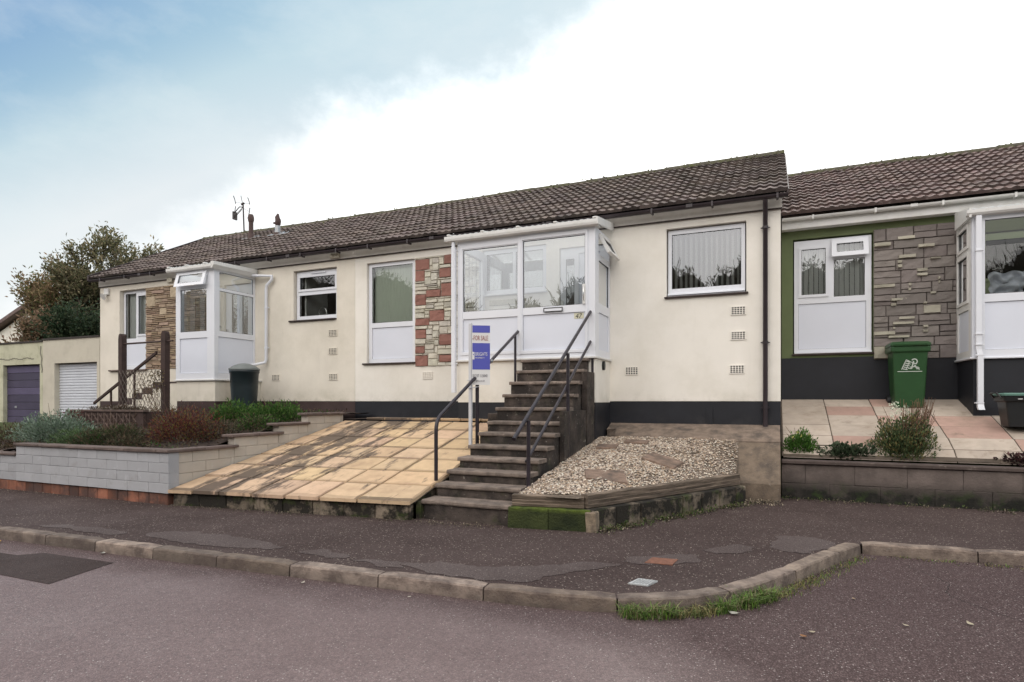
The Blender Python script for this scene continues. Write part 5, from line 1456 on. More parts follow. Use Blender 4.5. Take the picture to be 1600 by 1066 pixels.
for r_, ((y0, z0), (y1, z1)) in enumerate(zip(zt, zt[1:])):
    for c_ in range(len(xc) - 1):
        q = R.uniform(.88, 1.1); t = (q, q * .98, q * .94)
        if (c_, r_) in pink: t = (q * .96, q * .74, q * .70)
        xa, xb = xc[c_] + .007, xc[c_ + 1] - .007; ya, yb = y1 + .015, y0 - .015
        a, b = z1 + (z0 - z1) * .015, z1 + (z0 - z1) * .985; dz_ = R.uniform(-.003, .003)
        f2.loft([[(xa, ya, a - .03), (xb, ya, a - .03), (xb, yb, b - .03), (xa, yb, b - .03)], [(xa, ya, a + dz_ - .004), (xb, ya, a + dz_ - .004), (xb, yb, b + dz_ - .004), (xa, yb, b + dz_ - .004)], [(xa + .005, ya + .005, a + dz_), (xb - .005, ya + .005, a + dz_), (xb - .005, yb - .005, b + dz_), (xa + .005, yb - .005, b + dz_)]], tint=t)
f2.build('patio', M['slab_right'], kind='structure')

# ================================================================== BINS
wbn = empty('wheelie_bin', (2.01, 11.72, -.08), 'green wheelie bin with white printed logo against the grey stone panel', 'bin')
bxx, byy = 2.01, 11.74
def rr(cx, cy, w_, d_, z, c=.03, n=3):
    out = []
    for sx_, sy_, a0 in ((1, -1, -90), (1, 1, 0), (-1, 1, 90), (-1, -1, 180)):
        for k in range(n + 1):
            a = rad(a0 + 90 * k / n); out.append((cx + sx_ * (w_ / 2 - c) + c * math.cos(a), cy + sy_ * (d_ / 2 - c) + c * math.sin(a), z))
    return out
f = MB()
f.loft([rr(bxx, byy + .02, .40, .42, -.10), rr(bxx, byy + .02, .41, .43, -.06), rr(bxx, byy + .01, .46, .48, .45), rr(bxx, byy, .485, .52, .78), rr(bxx, byy, .49, .53, .80), rr(bxx, byy, .50, .54, .81)], smooth=False)
f.build('body', M['bin_green'], wbn)
f = MB(); f.loft([rr(bxx, byy, .54, .57, .80), rr(bxx, byy, .55, .58, .815), rr(bxx, byy, .555, .585, .87), rr(bxx, byy, .54, .57, .885)]); f.build('rim', M['bin_green'], wbn)
f = MB(); f.loft([rr(bxx, byy, .555, .59, .888), rr(bxx, byy, .56, .60, .90), rr(bxx, byy, .56, .60, .925), rr(bxx, byy + .01, .545, .56, .945), rr(bxx, byy + .02, .50, .50, .965), rr(bxx, byy + .04, .30, .35, .975)])
f.loft([rr(bxx, byy - .29, .46, .05, .895, .015), rr(bxx, byy - .295, .46, .05, .92, .015)])
f.build('lid', M['bin_green'], wbn)
f = MB(); f.tube([(bxx - .24, byy + .30, .90), (bxx + .24, byy + .30, .90)], .016, 8); f.build('handle', M['bin_green'], wbn)
for s_ in (-1, 1):
    f = MB(); f.tube([(bxx + s_ * .20, byy + .22, -.0), (bxx + s_ * .26, byy + .22, -.0)], .10, 16); f.build('wheel', M['black_plastic'], wbn)
# printed mark: tilted sheaf of strips, a curved figure and a base line (body face leans, so strips follow it)
def by(z): return byy + .01 - (.24 + (z - .45) * (.26 - .24) / .33) - .004 - .01 * max(0, (z - .45) / .33)
f = MB()
def strip(x0, z0, x1, z1, w_):
    d = Vector((x1 - x0, z1 - z0)); n = Vector((-d.y, d.x)).normalized() * w_ / 2
    P = [(x0 - n.x, z0 - n.y), (x1 - n.x, z1 - n.y), (x1 + n.x, z1 + n.y), (x0 + n.x, z0 + n.y)]
    f.add([(bxx + a, by(b), b) for a, b in P], [(0, 1, 2, 3)])
B_ = .505
for k in range(5):
    z = B_ + .02 + k * .030; strip(-.105 + k * .012, z, -.035 + k * .013, z - .016, .013)
strip(-.118, B_ + .008, -.055, B_ + .168, .010); strip(-.060, B_ + .000, -.012, B_ + .13, .010); strip(-.062, B_ + .165, -.01, B_ + .140, .012)
for k in range(7):
    a = rad(150 - k * 28); a2 = rad(150 - (k + 1) * 28); strip(.055 + .040 * math.cos(a), B_ + .135 + .040 * math.sin(a), .055 + .040 * math.cos(a2), B_ + .135 + .040 * math.sin(a2), .016)
strip(.02, B_ + .115, .09, B_ + .095, .014); strip(.045, B_ + .14, .02, B_ + .02, .018); strip(.06, B_ + .08, .10, B_ + .01, .018); strip(.0, B_ + .045, .075, B_ + .055, .016); strip(-.03, B_ + .03, .02, B_ + .02, .014); strip(.10, B_ + .05, .125, B_ + .0, .012); strip(.075, B_ + .03, .13, B_ + .028, .01)
strip(-.175, B_ - .025, .165, B_ - .025, .010)
f.build('logo', M['logo'], wbn, norm=False)
rb = empty('recycling_box', (3.17, 10.62, -.42), 'black recycling box with pale green lid and white label on the right patio', 'recycling box')
f = MB(); cx_, cy_ = 3.19, 10.62
zb_ = -.375
f.loft([rr(cx_, cy_, .40, .34, zb_ + .02), rr(cx_, cy_, .48, .40, zb_ + .36), rr(cx_, cy_, .54, .46, zb_ + .38), rr(cx_, cy_, .56, .48, zb_ + .44), rr(cx_, cy_, .54, .46, zb_ + .45)]); f.build('box', M['black_plastic'], rb)
f = MB(); f.loft([rr(cx_, cy_, .57, .49, zb_ + .452), rr(cx_, cy_, .57, .49, zb_ + .475), rr(cx_, cy_, .50, .42, zb_ + .49), rr(cx_, cy_, .49, .41, zb_ + .482)]); f.build('lid', M['lid_green'], rb)
f = MB(); f.tube([(cx_ - .28, cy_ - .16, zb_ + .42), (cx_ - .33, cy_ - .13, zb_ + .49), (cx_ - .33, cy_ + .13, zb_ + .49), (cx_ - .28, cy_ + .16, zb_ + .42)], .014, 8); f.build('handle', M['black_plastic'], rb)
f = MB(); f.quad((cx_ - .03, cy_ - .197, zb_ + .20), (cx_ + .03, cy_ - .197, zb_ + .20), (cx_ + .03, cy_ - .205, zb_ + .29), (cx_ - .03, cy_ - .205, zb_ + .29)); 
f.box(cx_ - .12, cx_ - .07, cy_ - .246, cy_ - .241, zb_ + .40, zb_ + .41); f.box(cx_ - .04, cx_ + .03, cy_ - .246, cy_ - .241, zb_ + .40, zb_ + .41); f.build('label', M['sign_white'], rb, norm=False)

# things inside the right porch
def crumple(name, c, sx_, sz_, m_, label, cat, amp=.05, seed=0):
    f = MB(); n = 22; vs = []
    for k in range(n + 1):
        for i in range(n + 1):
            a, b = i / n, k / n
            vs.append((c[0] + (a - .5) * sx_ * (1 - .15 * noise.noise(Vector((b * 3, seed, 0)))), c[1] + amp * noise.noise(Vector((a * 5, b * 4, seed))) * 2 + .05 * abs(a - .5), c[2] + (b) * sz_ + .05 * noise.noise(Vector((a * 4, seed, 3))) * (1 if k > n / 2 else -1)))
    f.add(vs, [(k * (n + 1) + i, k * (n + 1) + i + 1, (k + 1) * (n + 1) + i + 1, (k + 1) * (n + 1) + i) for k in range(n) for i in range(n)], smooth=True)
    return f.build(name, m_, label=label, cat=cat, norm=False)
crumple('laundry', (3.35, 11.72, 1.66), .48, .36, M['cloth_white'], 'crumpled pale blue and white laundry behind the right porch glass', 'laundry', .05, 2)
crumple('dark_coat', (3.72, 11.74, 1.52), .34, .52, M['cloth_dark'], 'dark coat hanging inside the right porch beside the laundry', 'coat', .05, 5)
f = MB(); f.box(3.08, 3.9, 11.60, 11.95, 1.60, 1.645); f.build('table_top', M['cloth_brown'], (tb := empty('side_table', (3.5, 11.78, .58), 'dark wooden side table inside the right porch under the laundry', 'table')))
for x in (3.12, 3.86):
    for y in (11.64, 11.91):
        f = MB(); f.box(x - .02, x + .02, y - .02, y + .02, .58, 1.599); f.build('leg', M['cloth_brown'], tb)
# tap in the kitchen window
f = MB(); f.tube([(-9.12, V + .35, 1.72), (-9.12, V + .35, 1.98)] + [(-9.22 + .10 * math.cos(rad(a)), V + .35, 1.98 + .10 * math.sin(rad(a))) for a in range(15, 200, 15)] + [(-9.32, V + .35, 1.86)], .014, 8)
f.box(-9.6, -8.8, V + .27, V + .75, 1.68, 1.719, mi=1)
f.build('kitchen_tap', [M['chrome'], M['metal']], label='curved chrome swan neck tap inside the kitchen window', cat='tap')

# ================================================================== COVERS
def plate_(name, m_, P, z, label, cat):
    f = MB(); f.loft([[(x, y, z - .02) for x, y in P], [(x, y, z + .006) for x, y in P]])
    return f.build(name, m_, label=label, cat=cat)
o = plate_('stopcock_cover', M['cover_grey'], [(-1.03, 4.60), (-.88, 4.60), (-.83, 4.75), (-.98, 4.76)], GZ, 'small galvanised stopcock cover set in the pavement near the kerb bend', 'cover')
f = MB()
for k in range(6):
    for l in range(5): x = -1.0 + k * .024 + l * .007; y = 4.62 + l * .026; f.box(x, x + .014, y, y + .014, GZ + .0065, GZ + .009)
f.build('raised_pattern', M['metal'], o)
plate_('drain_cover', M['cover_rust'], [(-1.03, 5.25), (-.80, 5.27), (-.78, 5.47), (-1.0, 5.45)], GZ - .001, 'rusty brown square cover in the grey pavement patch', 'cover')

# ================================================================== PLANTS
def rv():
    while True:
        v = Vector((R.uniform(-1, 1), R.uniform(-1, 1), R.uniform(-1, 1)))
        if .05 < v.length < 1: return v.normalized()
def leaf(f, c, d, n, ln, wd, t):
    d = d.normalized(); s_ = d.cross(n)
    if s_.length < .05: s_ = d.cross(Vector((.3, .5, .8)))
    s_.normalize(); up = s_.cross(d) * wd * .25
    a = c; b = c + d * ln * .5 + s_ * wd * .5 + up; e = c + d * ln; g_ = c + d * ln * .5 - s_ * wd * .5 + up
    f.add([tuple(a), tuple(b), tuple(e), tuple(g_)], [(0, 1, 2, 3)], t)
def tcol(cols, lo=.6, hi=1.3):
    c = R.choice(cols); q = R.uniform(lo, hi); return tuple(k * q for k in c)

def bush(name, base, rx, ry, h, n, ln, wd, cols, label, cat='plant', group=None, up=.4, stems=9, lean=(0, 0), hollow=.45, seed=0, extra=None, flat=1.):
    r_ = empty(name, base, label, cat, group)
    f = MB(); B = Vector(base)
    for _ in range(n):
        d = rv(); d.z = abs(d.z) if R.random() < .85 else d.z * .3
        q = R.uniform(hollow, 1.0)
        lump = 1 + .35 * noise.noise(Vector((d.x * 2.2 + seed, d.y * 2.2, d.z * 2.2)))
        if noise.noise(Vector((d.x * 4 + seed, d.y * 4, d.z * 4 + 9))) < -.28 and q > .7: continue
        p = B + Vector((d.x * rx * q * lump + lean[0] * d.z, d.y * ry * q * lump + lean[1] * d.z, max(d.z, -.05) * h * q * lump * flat + .01))
        dd = (d + Vector((0, 0, up)) + rv() * .7)
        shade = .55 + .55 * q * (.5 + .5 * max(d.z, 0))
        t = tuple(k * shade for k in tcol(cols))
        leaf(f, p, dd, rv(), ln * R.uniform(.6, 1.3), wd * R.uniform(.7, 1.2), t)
    if extra: extra(f, B)
    f.build('foliage', M['leaf'], r_, norm=False)
    s_ = MB()
    for _ in range(stems):
        a = R.uniform(0, 6.28); q = R.uniform(.3, .9); e = B + Vector((math.cos(a) * rx * q + lean[0], math.sin(a) * ry * q + lean[1], h * R.uniform(.6, 1.3)))
        m_ = (B + e) / 2 + rv() * .04
        s_.tube([tuple(B - Vector((0, 0, .08))), tuple(m_), tuple(e)], [.008, .005, .002], 4, cap=False)
    s_.build('stem', M['twig'], r_, norm=False)
    return r_
G_SILVER = [(.19, .25, .19), (.26, .32, .25), (.13, .19, .12)]
G_GREEN = [(.05, .12, .022), (.075, .16, .03), (.035, .085, .018), (.10, .17, .04)]
G_DULL = [(.06, .075, .03), (.09, .085, .045), (.045, .05, .025), (.11, .085, .05)]
G_BROWN = [(.085, .055, .035), (.13, .085, .055), (.055, .038, .028), (.10, .085, .05)]
G_RED = [(.16, .045, .035), (.10, .025, .03), (.20, .08, .035), (.17, .13, .04), (.07, .03, .025)]
sz = lambda x, y: soil_z(x, y)
def P_(x, y): return (x, y, sz(x, y))
bush('silver_shrub', P_(-11.15, 6.30), .95, .45, .50, 6500, .05, .022, G_SILVER, 'grey green silvery shrub spilling over the left part of the raised bed', up=.6, seed=1)
bush('silver_shrub', P_(-10.15, 6.05), .55, .32, .26, 1500, .05, .015, [(.10, .17, .06), (.14, .20, .10), (.08, .12, .05)], 'low green trailing shrub right of the silvery shrub, by the coping', seed=2)
bush('red_shrub', P_(-8.45, 6.60), .68, .52, .50, 4200, .045, .018, G_RED, 'reddish barberry like shrub with yellow tips near the bed corner', seed=3)
bush('green_shrub', P_(-8.35, 8.35), .62, .62, .36, 3200, .05, .026, G_GREEN, 'bright green low shrub at the right end of the raised bed', up=.8, seed=4)
bush('green_shrub', P_(-9.35, 8.35), .60, .50, .36, 2600, .05, .024, G_GREEN, 'fresh green low shrub in front of the water butt', up=.8, seed=5)
bush('heather', P_(-9.7, 7.6), .60, .55, .42, 2300, .04, .012, G_BROWN + [(.13, .05, .06)], 'brownish heather clump behind the red shrub', seed=6)
bush('dry_shrub', P_(-9.45, 6.25), .58, .38, .30, 2000, .045, .02, G_DULL, 'dull olive shrub between the trailing shrub and the red shrub', seed=7)
bush('dry_shrub', P_(-8.9, 5.98), .5, .2, .17, 800, .045, .02, G_DULL + G_BROWN, 'low dull olive clump close to the front coping by the red shrub', seed=17)
bush('heather', P_(-7.98, 6.9), .32, .45, .30, 1500, .035, .014, G_BROWN + G_DULL, 'small brown heather at the bed corner beside the stepped side wall', seed=31)
bush('dry_shrub', P_(-9.75, 6.0), .42, .24, .24, 1300, .045, .02, G_DULL + G_GREEN[2:3], 'olive clump against the coping at the middle of the bed', seed=32)
bush('heather', P_(-9.2, 7.0), .5, .4, .42, 1900, .04, .014, G_BROWN + [(.14, .06, .05)], 'tall russet heather behind the olive shrubs in the middle of the bed', seed=33)
bush('green_shrub', P_(-7.95, 7.6), .34, .45, .24, 1400, .045, .022, G_DULL + G_GREEN, 'low mixed green shrub by the second step of the side wall', seed=34)
bush('dry_shrub', P_(-10.4, 6.8), .6, .3, .14, 1400, .045, .016, G_BROWN, 'withered brown plant in front of the patterned planter', seed=8)
bush('dry_shrub', P_(-12.9, 6.6), .75, .5, .42, 1900, .055, .015, G_BROWN + [(.06, .06, .03)], 'tall dark withered plant left of the silvery shrub', seed=9, up=1.2)
bush('dry_shrub', P_(-13.3, 6.0), .5, .25, .30, 900, .06, .012, G_DULL + [(.2, .2, .07)], 'straw coloured grassy plant at the far left of the bed', seed=10, up=1.6)
bush('dry_shrub', (-11.9, 7.82, -.22), 1.05, .22, .12, 1700, .04, .018, G_BROWN + [(.35, .3, .26)], 'dried planting along the top of the patterned planter', seed=11)
def heads(f, B):
    for k in range(12):
        x = B.x + R.uniform(-.42, .42); y = B.y + R.uniform(-.2, .2); z = B.z + R.uniform(.34, .52)
        f.tube([(x + R.uniform(-.08, .08), y, B.z), (x, y, z)], .005, 4, tint=(.12, .07, .05), cap=False)
        for _ in range(45):
            a = R.uniform(0, 6.28); q = R.uniform(0, .06); leaf(f, Vector((x + q * math.cos(a), y + q * math.sin(a), z)), rv() + Vector((0, 0, .8)), rv(), .018, .014, tcol([(.13, .035, .035), (.2, .07, .06)]))
bush('sedum', P_(-12.3, 7.25), .4, .25, .26, 700, .05, .03, [(.10, .05, .04), (.08, .08, .04)], 'sedum with dark red flat flower heads beside the white garage door', seed=12, extra=heads, up=1.)
f = MB()
for _ in range(260):
    x = -11.45 + abs(R.gauss(0, .22)) ; x = min(x, -11.05) if R.random() < .2 else -11.3 - .75 * R.random() ** 2 + .1; z = .15 + R.gauss(.10, .16) + (x + 11.9) * .25
    leaf(f, Vector((x, 8.2 + R.uniform(-.03, .03), z)), rv(), rv(), .05, .022, tcol([(.16, .12, .06), (.11, .09, .04), (.2, .15, .09)]))
cl = empty('climber', (-11.4, 8.2, -.3), 'withered climber clinging to the wire netting of the trellis', 'plant'); f.build('foliage', M['leaf'], cl, norm=False)
f = MB()
for k in range(14):
    pts = [Vector((-11.25 + R.uniform(-.1, .1), 8.21, -.28))]
    for q in range(7): pts.append(pts[-1] + Vector((R.uniform(-.13, .03), R.uniform(-.01, .01), R.uniform(.03, .14))))
    f.tube([tuple(p) for p in pts], .004, 4, cap=False)
f.build('stem', M['twig'], cl, norm=False)
f = MB()
for k in range(9):
    x = -10.10 + R.uniform(-.6, .7); z0 = soil_z(x, 6.5)
    f.tube([(x, 6.5 + R.uniform(-.3, .8), z0), (x + R.uniform(-.1, .12), 6.6, z0 + R.uniform(.25, .5)), (x + R.uniform(-.2, .25), 6.6, z0 + R.uniform(.35, .6))], [.004, .003, .002], 4, tint=(1, 1, 1), cap=False)
f.build('dead_stems', M['twig'], kind='stuff', label='thin dead stems standing in the raised bed', norm=False)
f = MB()
for _ in range(5200):
    x = R.uniform(-14.3, -7.6); y = R.uniform(5.8, 9.6); z = soil_z(x, y) + .02
    if y > 9.2 and x > -10.9 and x < -10: continue
    k = noise.noise(Vector((x * 1.6, y * 1.6, 4)))
    leaf(f, Vector((x, y, z + R.uniform(-.01, .05) + max(k, 0) * .08)), rv() + Vector((0, 0, .5)), rv(), .05, .024, tcol(G_BROWN + (G_DULL if k > 0 else G_BROWN) + (G_GREEN[:1] if k > .15 else [])))
f.build('ground_cover', M['leaf'], kind='stuff', label='dead leaves and low ground cover over the bed soil', norm=False)

# right hand garden
def yflow(f, B):
    for k in range(11):
        x = B.x + R.uniform(-.18, .18); y = B.y + R.uniform(-.1, .1); z = B.z + R.uniform(.22, .30)
        for _ in range(9): leaf(f, Vector((x, y, z)), rv() * .9 + Vector((0, 0, .4)), rv(), .022, .016, (.75, .72, .28))
bush('flowering_plant', (.36, 9.93, -.76), .25, .15, .30, 2200, .05, .017, [(.06, .15, .025), (.09, .20, .035)], 'small bright green plant with yellow flowers at the left end of the wall', seed=20, extra=yflow, up=1.)
bush('ivy_plant', (.95, 9.88, -.82), .42, .10, .20, 1300, .055, .040, [(.055, .085, .045), (.085, .115, .065), (.04, .06, .03)], 'grey green leafy plant trailing along the wall top', seed=21, up=.4, hollow=.2)
def wfl(f, B):
    for (dx_, dz) in [(-.14, .72), (-.06, .66), (-.09, .75), (.03, .70), (.05, .62), (-.02, .56), (.17, .42), (-.14, .60), (.0, .30)]:
        for _ in range(22):
            leaf(f, B + Vector((dx_ + R.uniform(-.03, .03), R.uniform(-.03, .03), dz + R.uniform(-.04, .04))), rv(), rv(), .026, .02, (.72, .76, .62))
    for k in range(95):
        a = R.uniform(-.02, .36); h_ = R.uniform(.55, .86); x0 = B.x + a * .6
        f.tube([(x0, B.y + R.uniform(-.1, .1), B.z + .15), (B.x + a + R.uniform(-.04, .04), B.y + R.uniform(-.1, .1), B.z + h_)], .0028, 3, tint=tcol([(.20, .11, .07), (.28, .17, .11)]), cap=False)
        for q in range(4):
            leaf(f, Vector((B.x + a * R.uniform(.7, 1.05), B.y + R.uniform(-.1, .1), B.z + h_ * R.uniform(.5, 1))), rv() + Vector((0, 0, .7)), rv(), .022, .009, tcol([(.24, .13, .08), (.18, .12, .07)]))
bush('flowering_shrub', (1.66, 9.98, -.80), .40, .26, .60, 9000, .045, .019, [(.10, .15, .06), (.15, .20, .09), (.26, .22, .09), (.06, .09, .04)], 'rounded feathery shrub with white flowers and dry stalks above the front wall', seed=22, extra=wfl, up=1., hollow=.3, stems=26)
bush('purple_plant', (2.98, 9.86, -.83), .34, .14, .13, 900, .05, .035, [(.06, .025, .03), (.09, .04, .04), (.035, .02, .02)], 'low dark purple leaved plant at the right edge on the wall', seed=23, up=.3, hollow=.2)

# grass at the kerb bend
f = MB()
def blades(cx, cy, n, sx_, sy_, h, cols, z0=RZ):
    for _ in range(n):
        x = cx + R.gauss(0, sx_); y = cy + R.gauss(0, sy_); a = R.uniform(0, 6.28); hh = h * R.uniform(.3, 1.15); l = R.uniform(.3, 1.7) * hh
        p0 = Vector((x, y, z0)); p1 = p0 + Vector((math.cos(a) * l * .35, math.sin(a) * l * .35, hh * .65)); p2 = p0 + Vector((math.cos(a) * l, math.sin(a) * l, hh * R.uniform(.6, 1)))
        w_ = Vector((-math.sin(a), math.cos(a), 0)) * R.uniform(.0018, .0035); t = tcol(cols, .7, 1.3)
        f.add([tuple(p0 - w_), tuple(p0 + w_), tuple(p1 + w_), tuple(p1 - w_), tuple(p2)], [(0, 1, 2, 3), (3, 2, 4)], t)
GG = [(.12, .22, .03), (.09, .16, .03), (.13, .21, .045), (.07, .12, .03), (.20, .22, .09), (.24, .21, .11)]; GY = [(.26, .22, .10), (.20, .18, .07), (.12, .15, .05)]
def kx(t):   # a point just on the road side of the kerb face, for a fraction t of its bend
    P = [p for p in KA if p[0] > -1.3]; i = min(int(t * (len(P) - 1)), len(P) - 2); q = t * (len(P) - 1) - i
    return P[i][0] + (P[i + 1][0] - P[i][0]) * q + .03, P[i][1] + (P[i + 1][1] - P[i][1]) * q - .035
for k in range(30):
    t = .08 + k * .020; x, y = kx(t)
    kind_ = GG if (t < .20 or .29 < t < .50) else GY
    n_ = 140 if .30 < t < .48 else (120 if t < .2 else 60)
    if noise.noise(Vector((k * .9, 3, 1))) < -.12: n_ = 30
    if t > .52: n_ = 26
    blades(x + .03, y - .02, n_, .035, .035, .115 if n_ == 140 else (.10 if t < .2 else .075 if t < .5 else .04), kind_)
for k in range(16):
    t = .52 + k * .028; x, y = kx(min(t, .99)); blades(x + .03, y - .01, 26, .05, .03, .035, GY + GG[:1])
for k in range(12): blades(R.uniform(.95, 2.9), 6.72 + R.uniform(0, .08), 18, .05, .02, .03, GG[:1] + GY)
f.build('grass', M['leaf'], kind='stuff', label='tufts of grass growing out of the gutter at the kerb bend', norm=False)
# weeds and litter at the wall feet
f = MB()
def litter(p0, p1, n, sp, cols, ln=.022, z=GZ, h=.02):
    for _ in range(n):
        t = R.random(); x = p0[0] + (p1[0] - p0[0]) * t; y = p0[1] + (p1[1] - p0[1]) * t
        if noise.noise(Vector((x * 3, y * 3, 8))) < -.1 and R.random() < .7: continue
        d = abs(R.gauss(0, sp)); L_ = math.dist(p0, p1); nx, ny = (p1[1] - p0[1]) / L_, -(p1[0] - p0[0]) / L_
        leaf(f, Vector((x + nx * d, y + ny * d, z + R.uniform(.003, h))), rv() * .8 + Vector((0, 0, .2)), Vector((0, 0, 1)), ln * R.uniform(.5, 1.5), ln * .6, tcol(cols))
LC = [(.20, .16, .11), (.10, .08, .06), (.32, .27, .20), (.06, .05, .04)]; WC = [(.05, .08, .02), (.08, .11, .03), (.12, .12, .05)]
litter((-3.9, 6.02), (-2.75, 6.12), 420, .10, LC, .02); litter((-1.8, 6.25), (-.36, 8.9), 900, .10, LC + WC, .028); litter((-.5, 9.1), (.1, 9.15), 420, .16, LC + [(.5, .42, .3)], .03)
litter((.1, 9.5), (8, 9.46), 1300, .09, WC + LC, .03, h=.04); litter((-7.4, 5.6), (-3.9, 6.0), 700, .07, LC + WC[:1], .016); litter((-14, 5.55), (-7.5, 5.55), 500, .06, LC, .014)
litter((-1.75, 6.25), (-.4, 8.7), 300, .04, WC, .035, h=.05); litter((1.0, 6.74), (6, 7.0), 260, .05, LC + WC, .022, z=RZ)
litter((.8, 6.7), (-.1, 4.9), 200, .12, LC + [(.4, .36, .28)], .02, z=RZ)
f.build('wall_foot_litter', M['leaf'], kind='stuff', label='dead leaves and small weeds gathered along the wall feet', norm=False)
# single fallen leaves
for i, (x, y, c, s_, lab) in enumerate([(-.26, 4.50, (.55, .53, .47), .085, 'large pale fallen leaf curled beside the grass tuft'), (.17, 4.24, (.30, .15, .07), .055, 'orange brown fallen leaf on the dark road'), (.22, 4.34, (.42, .36, .26), .05, 'straw coloured fallen leaf next to the orange one'), (1.20, 4.92, (.50, .44, .32), .055, 'pale fallen leaf out in the parking bay'),
        (.80, 4.72, (.46, .40, .3), .04, 'small pale fallen leaf left of the one in the parking bay'), (-.72, 4.20, (.45, .42, .36), .045, 'small pale fallen leaf below the grass tuft'), (-7.55, 3.70, (.55, .33, .05), .07, 'yellow fallen leaf in the gutter at the left edge'), (-6.03, 3.82, (.5, .5, .45), .07, 'white curled leaf in the gutter at the left'),
        (-3.55, 3.86, (.5, .46, .38), .04, 'tiny pale leaf in the gutter left of centre'), (-2.55, 3.90, (.5, .46, .38), .035, 'tiny pale leaf under the pale grey kerb stones'), (.60, 6.62, (.5, .44, .32), .05, 'pale leaf near the kerb end'), (.55, 5.2, (.4, .3, .2), .04, 'small brown leaf in the bay')]):
    f = MB(); n = 6; a = R.uniform(0, 6.28); vs = []
    for k in range(n + 1):
        t = k / n; w_ = math.sin(math.pi * min(t * .95 + .03, 1)) * s_ * .32
        for sgn in (-1, 0, 1):
            px = (t - .5) * s_; py = sgn * w_; pz = .006 + .25 * abs(py) + .20 * s_ * (abs(t - .5) * 2) ** 2 * (1.3 if k > 3 else .5)
            vs.append((x + px * math.cos(a) - py * math.sin(a), y + px * math.sin(a) + py * math.cos(a), RZ + .004 + pz))
    f.add(vs, [(k * 3 + q, k * 3 + q + 1, (k + 1) * 3 + q + 1, (k + 1) * 3 + q) for k in range(n) for q in (0, 1)], c)
    f.build('fallen_leaf', M['leaf'], label=lab, cat='leaf', group='fallen leaves on the road', norm=False)

# ================================================================== TREES
def tree(name, base, h, label, cols, n_leaf, ln, wd, r0=.16, spread=.55, lean=(0, 0), levels=4, fill=None, seed=1, dense=0, nb=3, ls=.32, group='trees beyond the garages'):
    rr_ = random.Random(seed); root = empty(name, base, label, 'tree', group)
    f = MB(); tips = []; B = Vector(base)
    def br(p, d, L_, r, lv):
        pts = [p]; dd = d.copy(); n = 4
        for k in range(n):
            dd = (dd + Vector((rr_.uniform(-1, 1), rr_.uniform(-1, 1), rr_.uniform(-.5, .7))) * .16 + Vector((lean[0], lean[1], 0)) * .05).normalized()
            pts.append(pts[-1] + dd * L_ / n)
            if lv >= 2: tips.append((pts[-1], dd.copy()))
        f.tube([tuple(q) for q in pts], [r * (1 - .45 * k / n) for k in range(n + 1)], 6 if lv < 2 else 4, cap=False)
        if lv < levels:
            for k in range(nb + (1 if lv == 0 else 0)):
                a = rr_.uniform(0, 6.28); t = rr_.choice([2, 3, 4, 4]); s_ = rr_.uniform(spread * .5, spread)
                nd = (dd + Vector((math.cos(a) * s_, math.sin(a) * s_, rr_.uniform(-.1, .35)))).normalized()
                br(pts[t], nd, L_ * rr_.uniform(.55, .8), r * .52, lv + 1)
    br(B - Vector((0, 0, .2)), Vector((lean[0] * .4, lean[1] * .4, 1)).normalized(), h * .36, r0, 0)
    f.build('trunk', M['bark'], root, norm=False)
    g_ = MB(); top = max(t[0].z for t in tips)
    for _ in range(n_leaf):
        p, d = rr_.choice(tips)
        q = p + Vector((rr_.uniform(-1, 1), rr_.uniform(-1, 1), rr_.uniform(-1, 1))) * ls * rr_.random() * (1 + dense)
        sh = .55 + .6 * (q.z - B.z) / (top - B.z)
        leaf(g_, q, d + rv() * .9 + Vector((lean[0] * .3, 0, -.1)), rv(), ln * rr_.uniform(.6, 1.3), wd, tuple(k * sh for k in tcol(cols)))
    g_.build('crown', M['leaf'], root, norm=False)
    return root
TO = [(.22, .20, .11), (.15, .15, .08), (.29, .24, .15), (.11, .115, .06)]
tree('tree', (-27.5, 16, -.6), 8.9, 'tall windblown olive brown tree directly behind the garages', TO, 19000, .18, .07, r0=.22, spread=.75, lean=(.25, 0), seed=5, nb=4, levels=4, ls=.40)
tree('tree', (-29.0, 17, -.6), 6.6, 'thin brown leaved tree left of the tall tree', [(.27, .18, .11), (.19, .14, .08), (.16, .18, .07), (.32, .24, .13)], 14000, .17, .065, r0=.14, spread=.5, seed=8, nb=4, levels=4, ls=.36)
tree('tree', (-26.9, 15.2, -.6), 4.8, 'rusty brown bushy tree low behind the garage roof', [(.24, .16, .11), (.30, .20, .13), (.15, .13, .07)], 14000, .16, .07, r0=.13, spread=.6, seed=11, nb=4, levels=4, ls=.36)
tree('evergreen_tree', (-21.5, 15.5, -.6), 6.0, 'dense dark green evergreen against the house end', [(.038, .065, .032), (.026, .048, .024), (.055, .085, .042)], 22000, .13, .07, r0=.16, spread=1., seed=14, nb=4, levels=3, dense=.3, ls=.45)
tree('evergreen_tree', (-23.6, 14.6, -.6), 4.6, 'dark green lower bush right of the rusty tree', [(.038, .065, .032), (.026, .048, .024), (.06, .08, .04)], 15000, .13, .07, r0=.12, spread=1., seed=15, nb=4, levels=3, dense=.3, ls=.4)
tree('tree', (-46, 24, -.6), 6.6, 'small distant green tree at the far left edge', [(.06, .10, .03), (.09, .12, .04)], 3000, .2, .11, r0=.14, spread=1., seed=19, nb=4, levels=3, dense=.3)
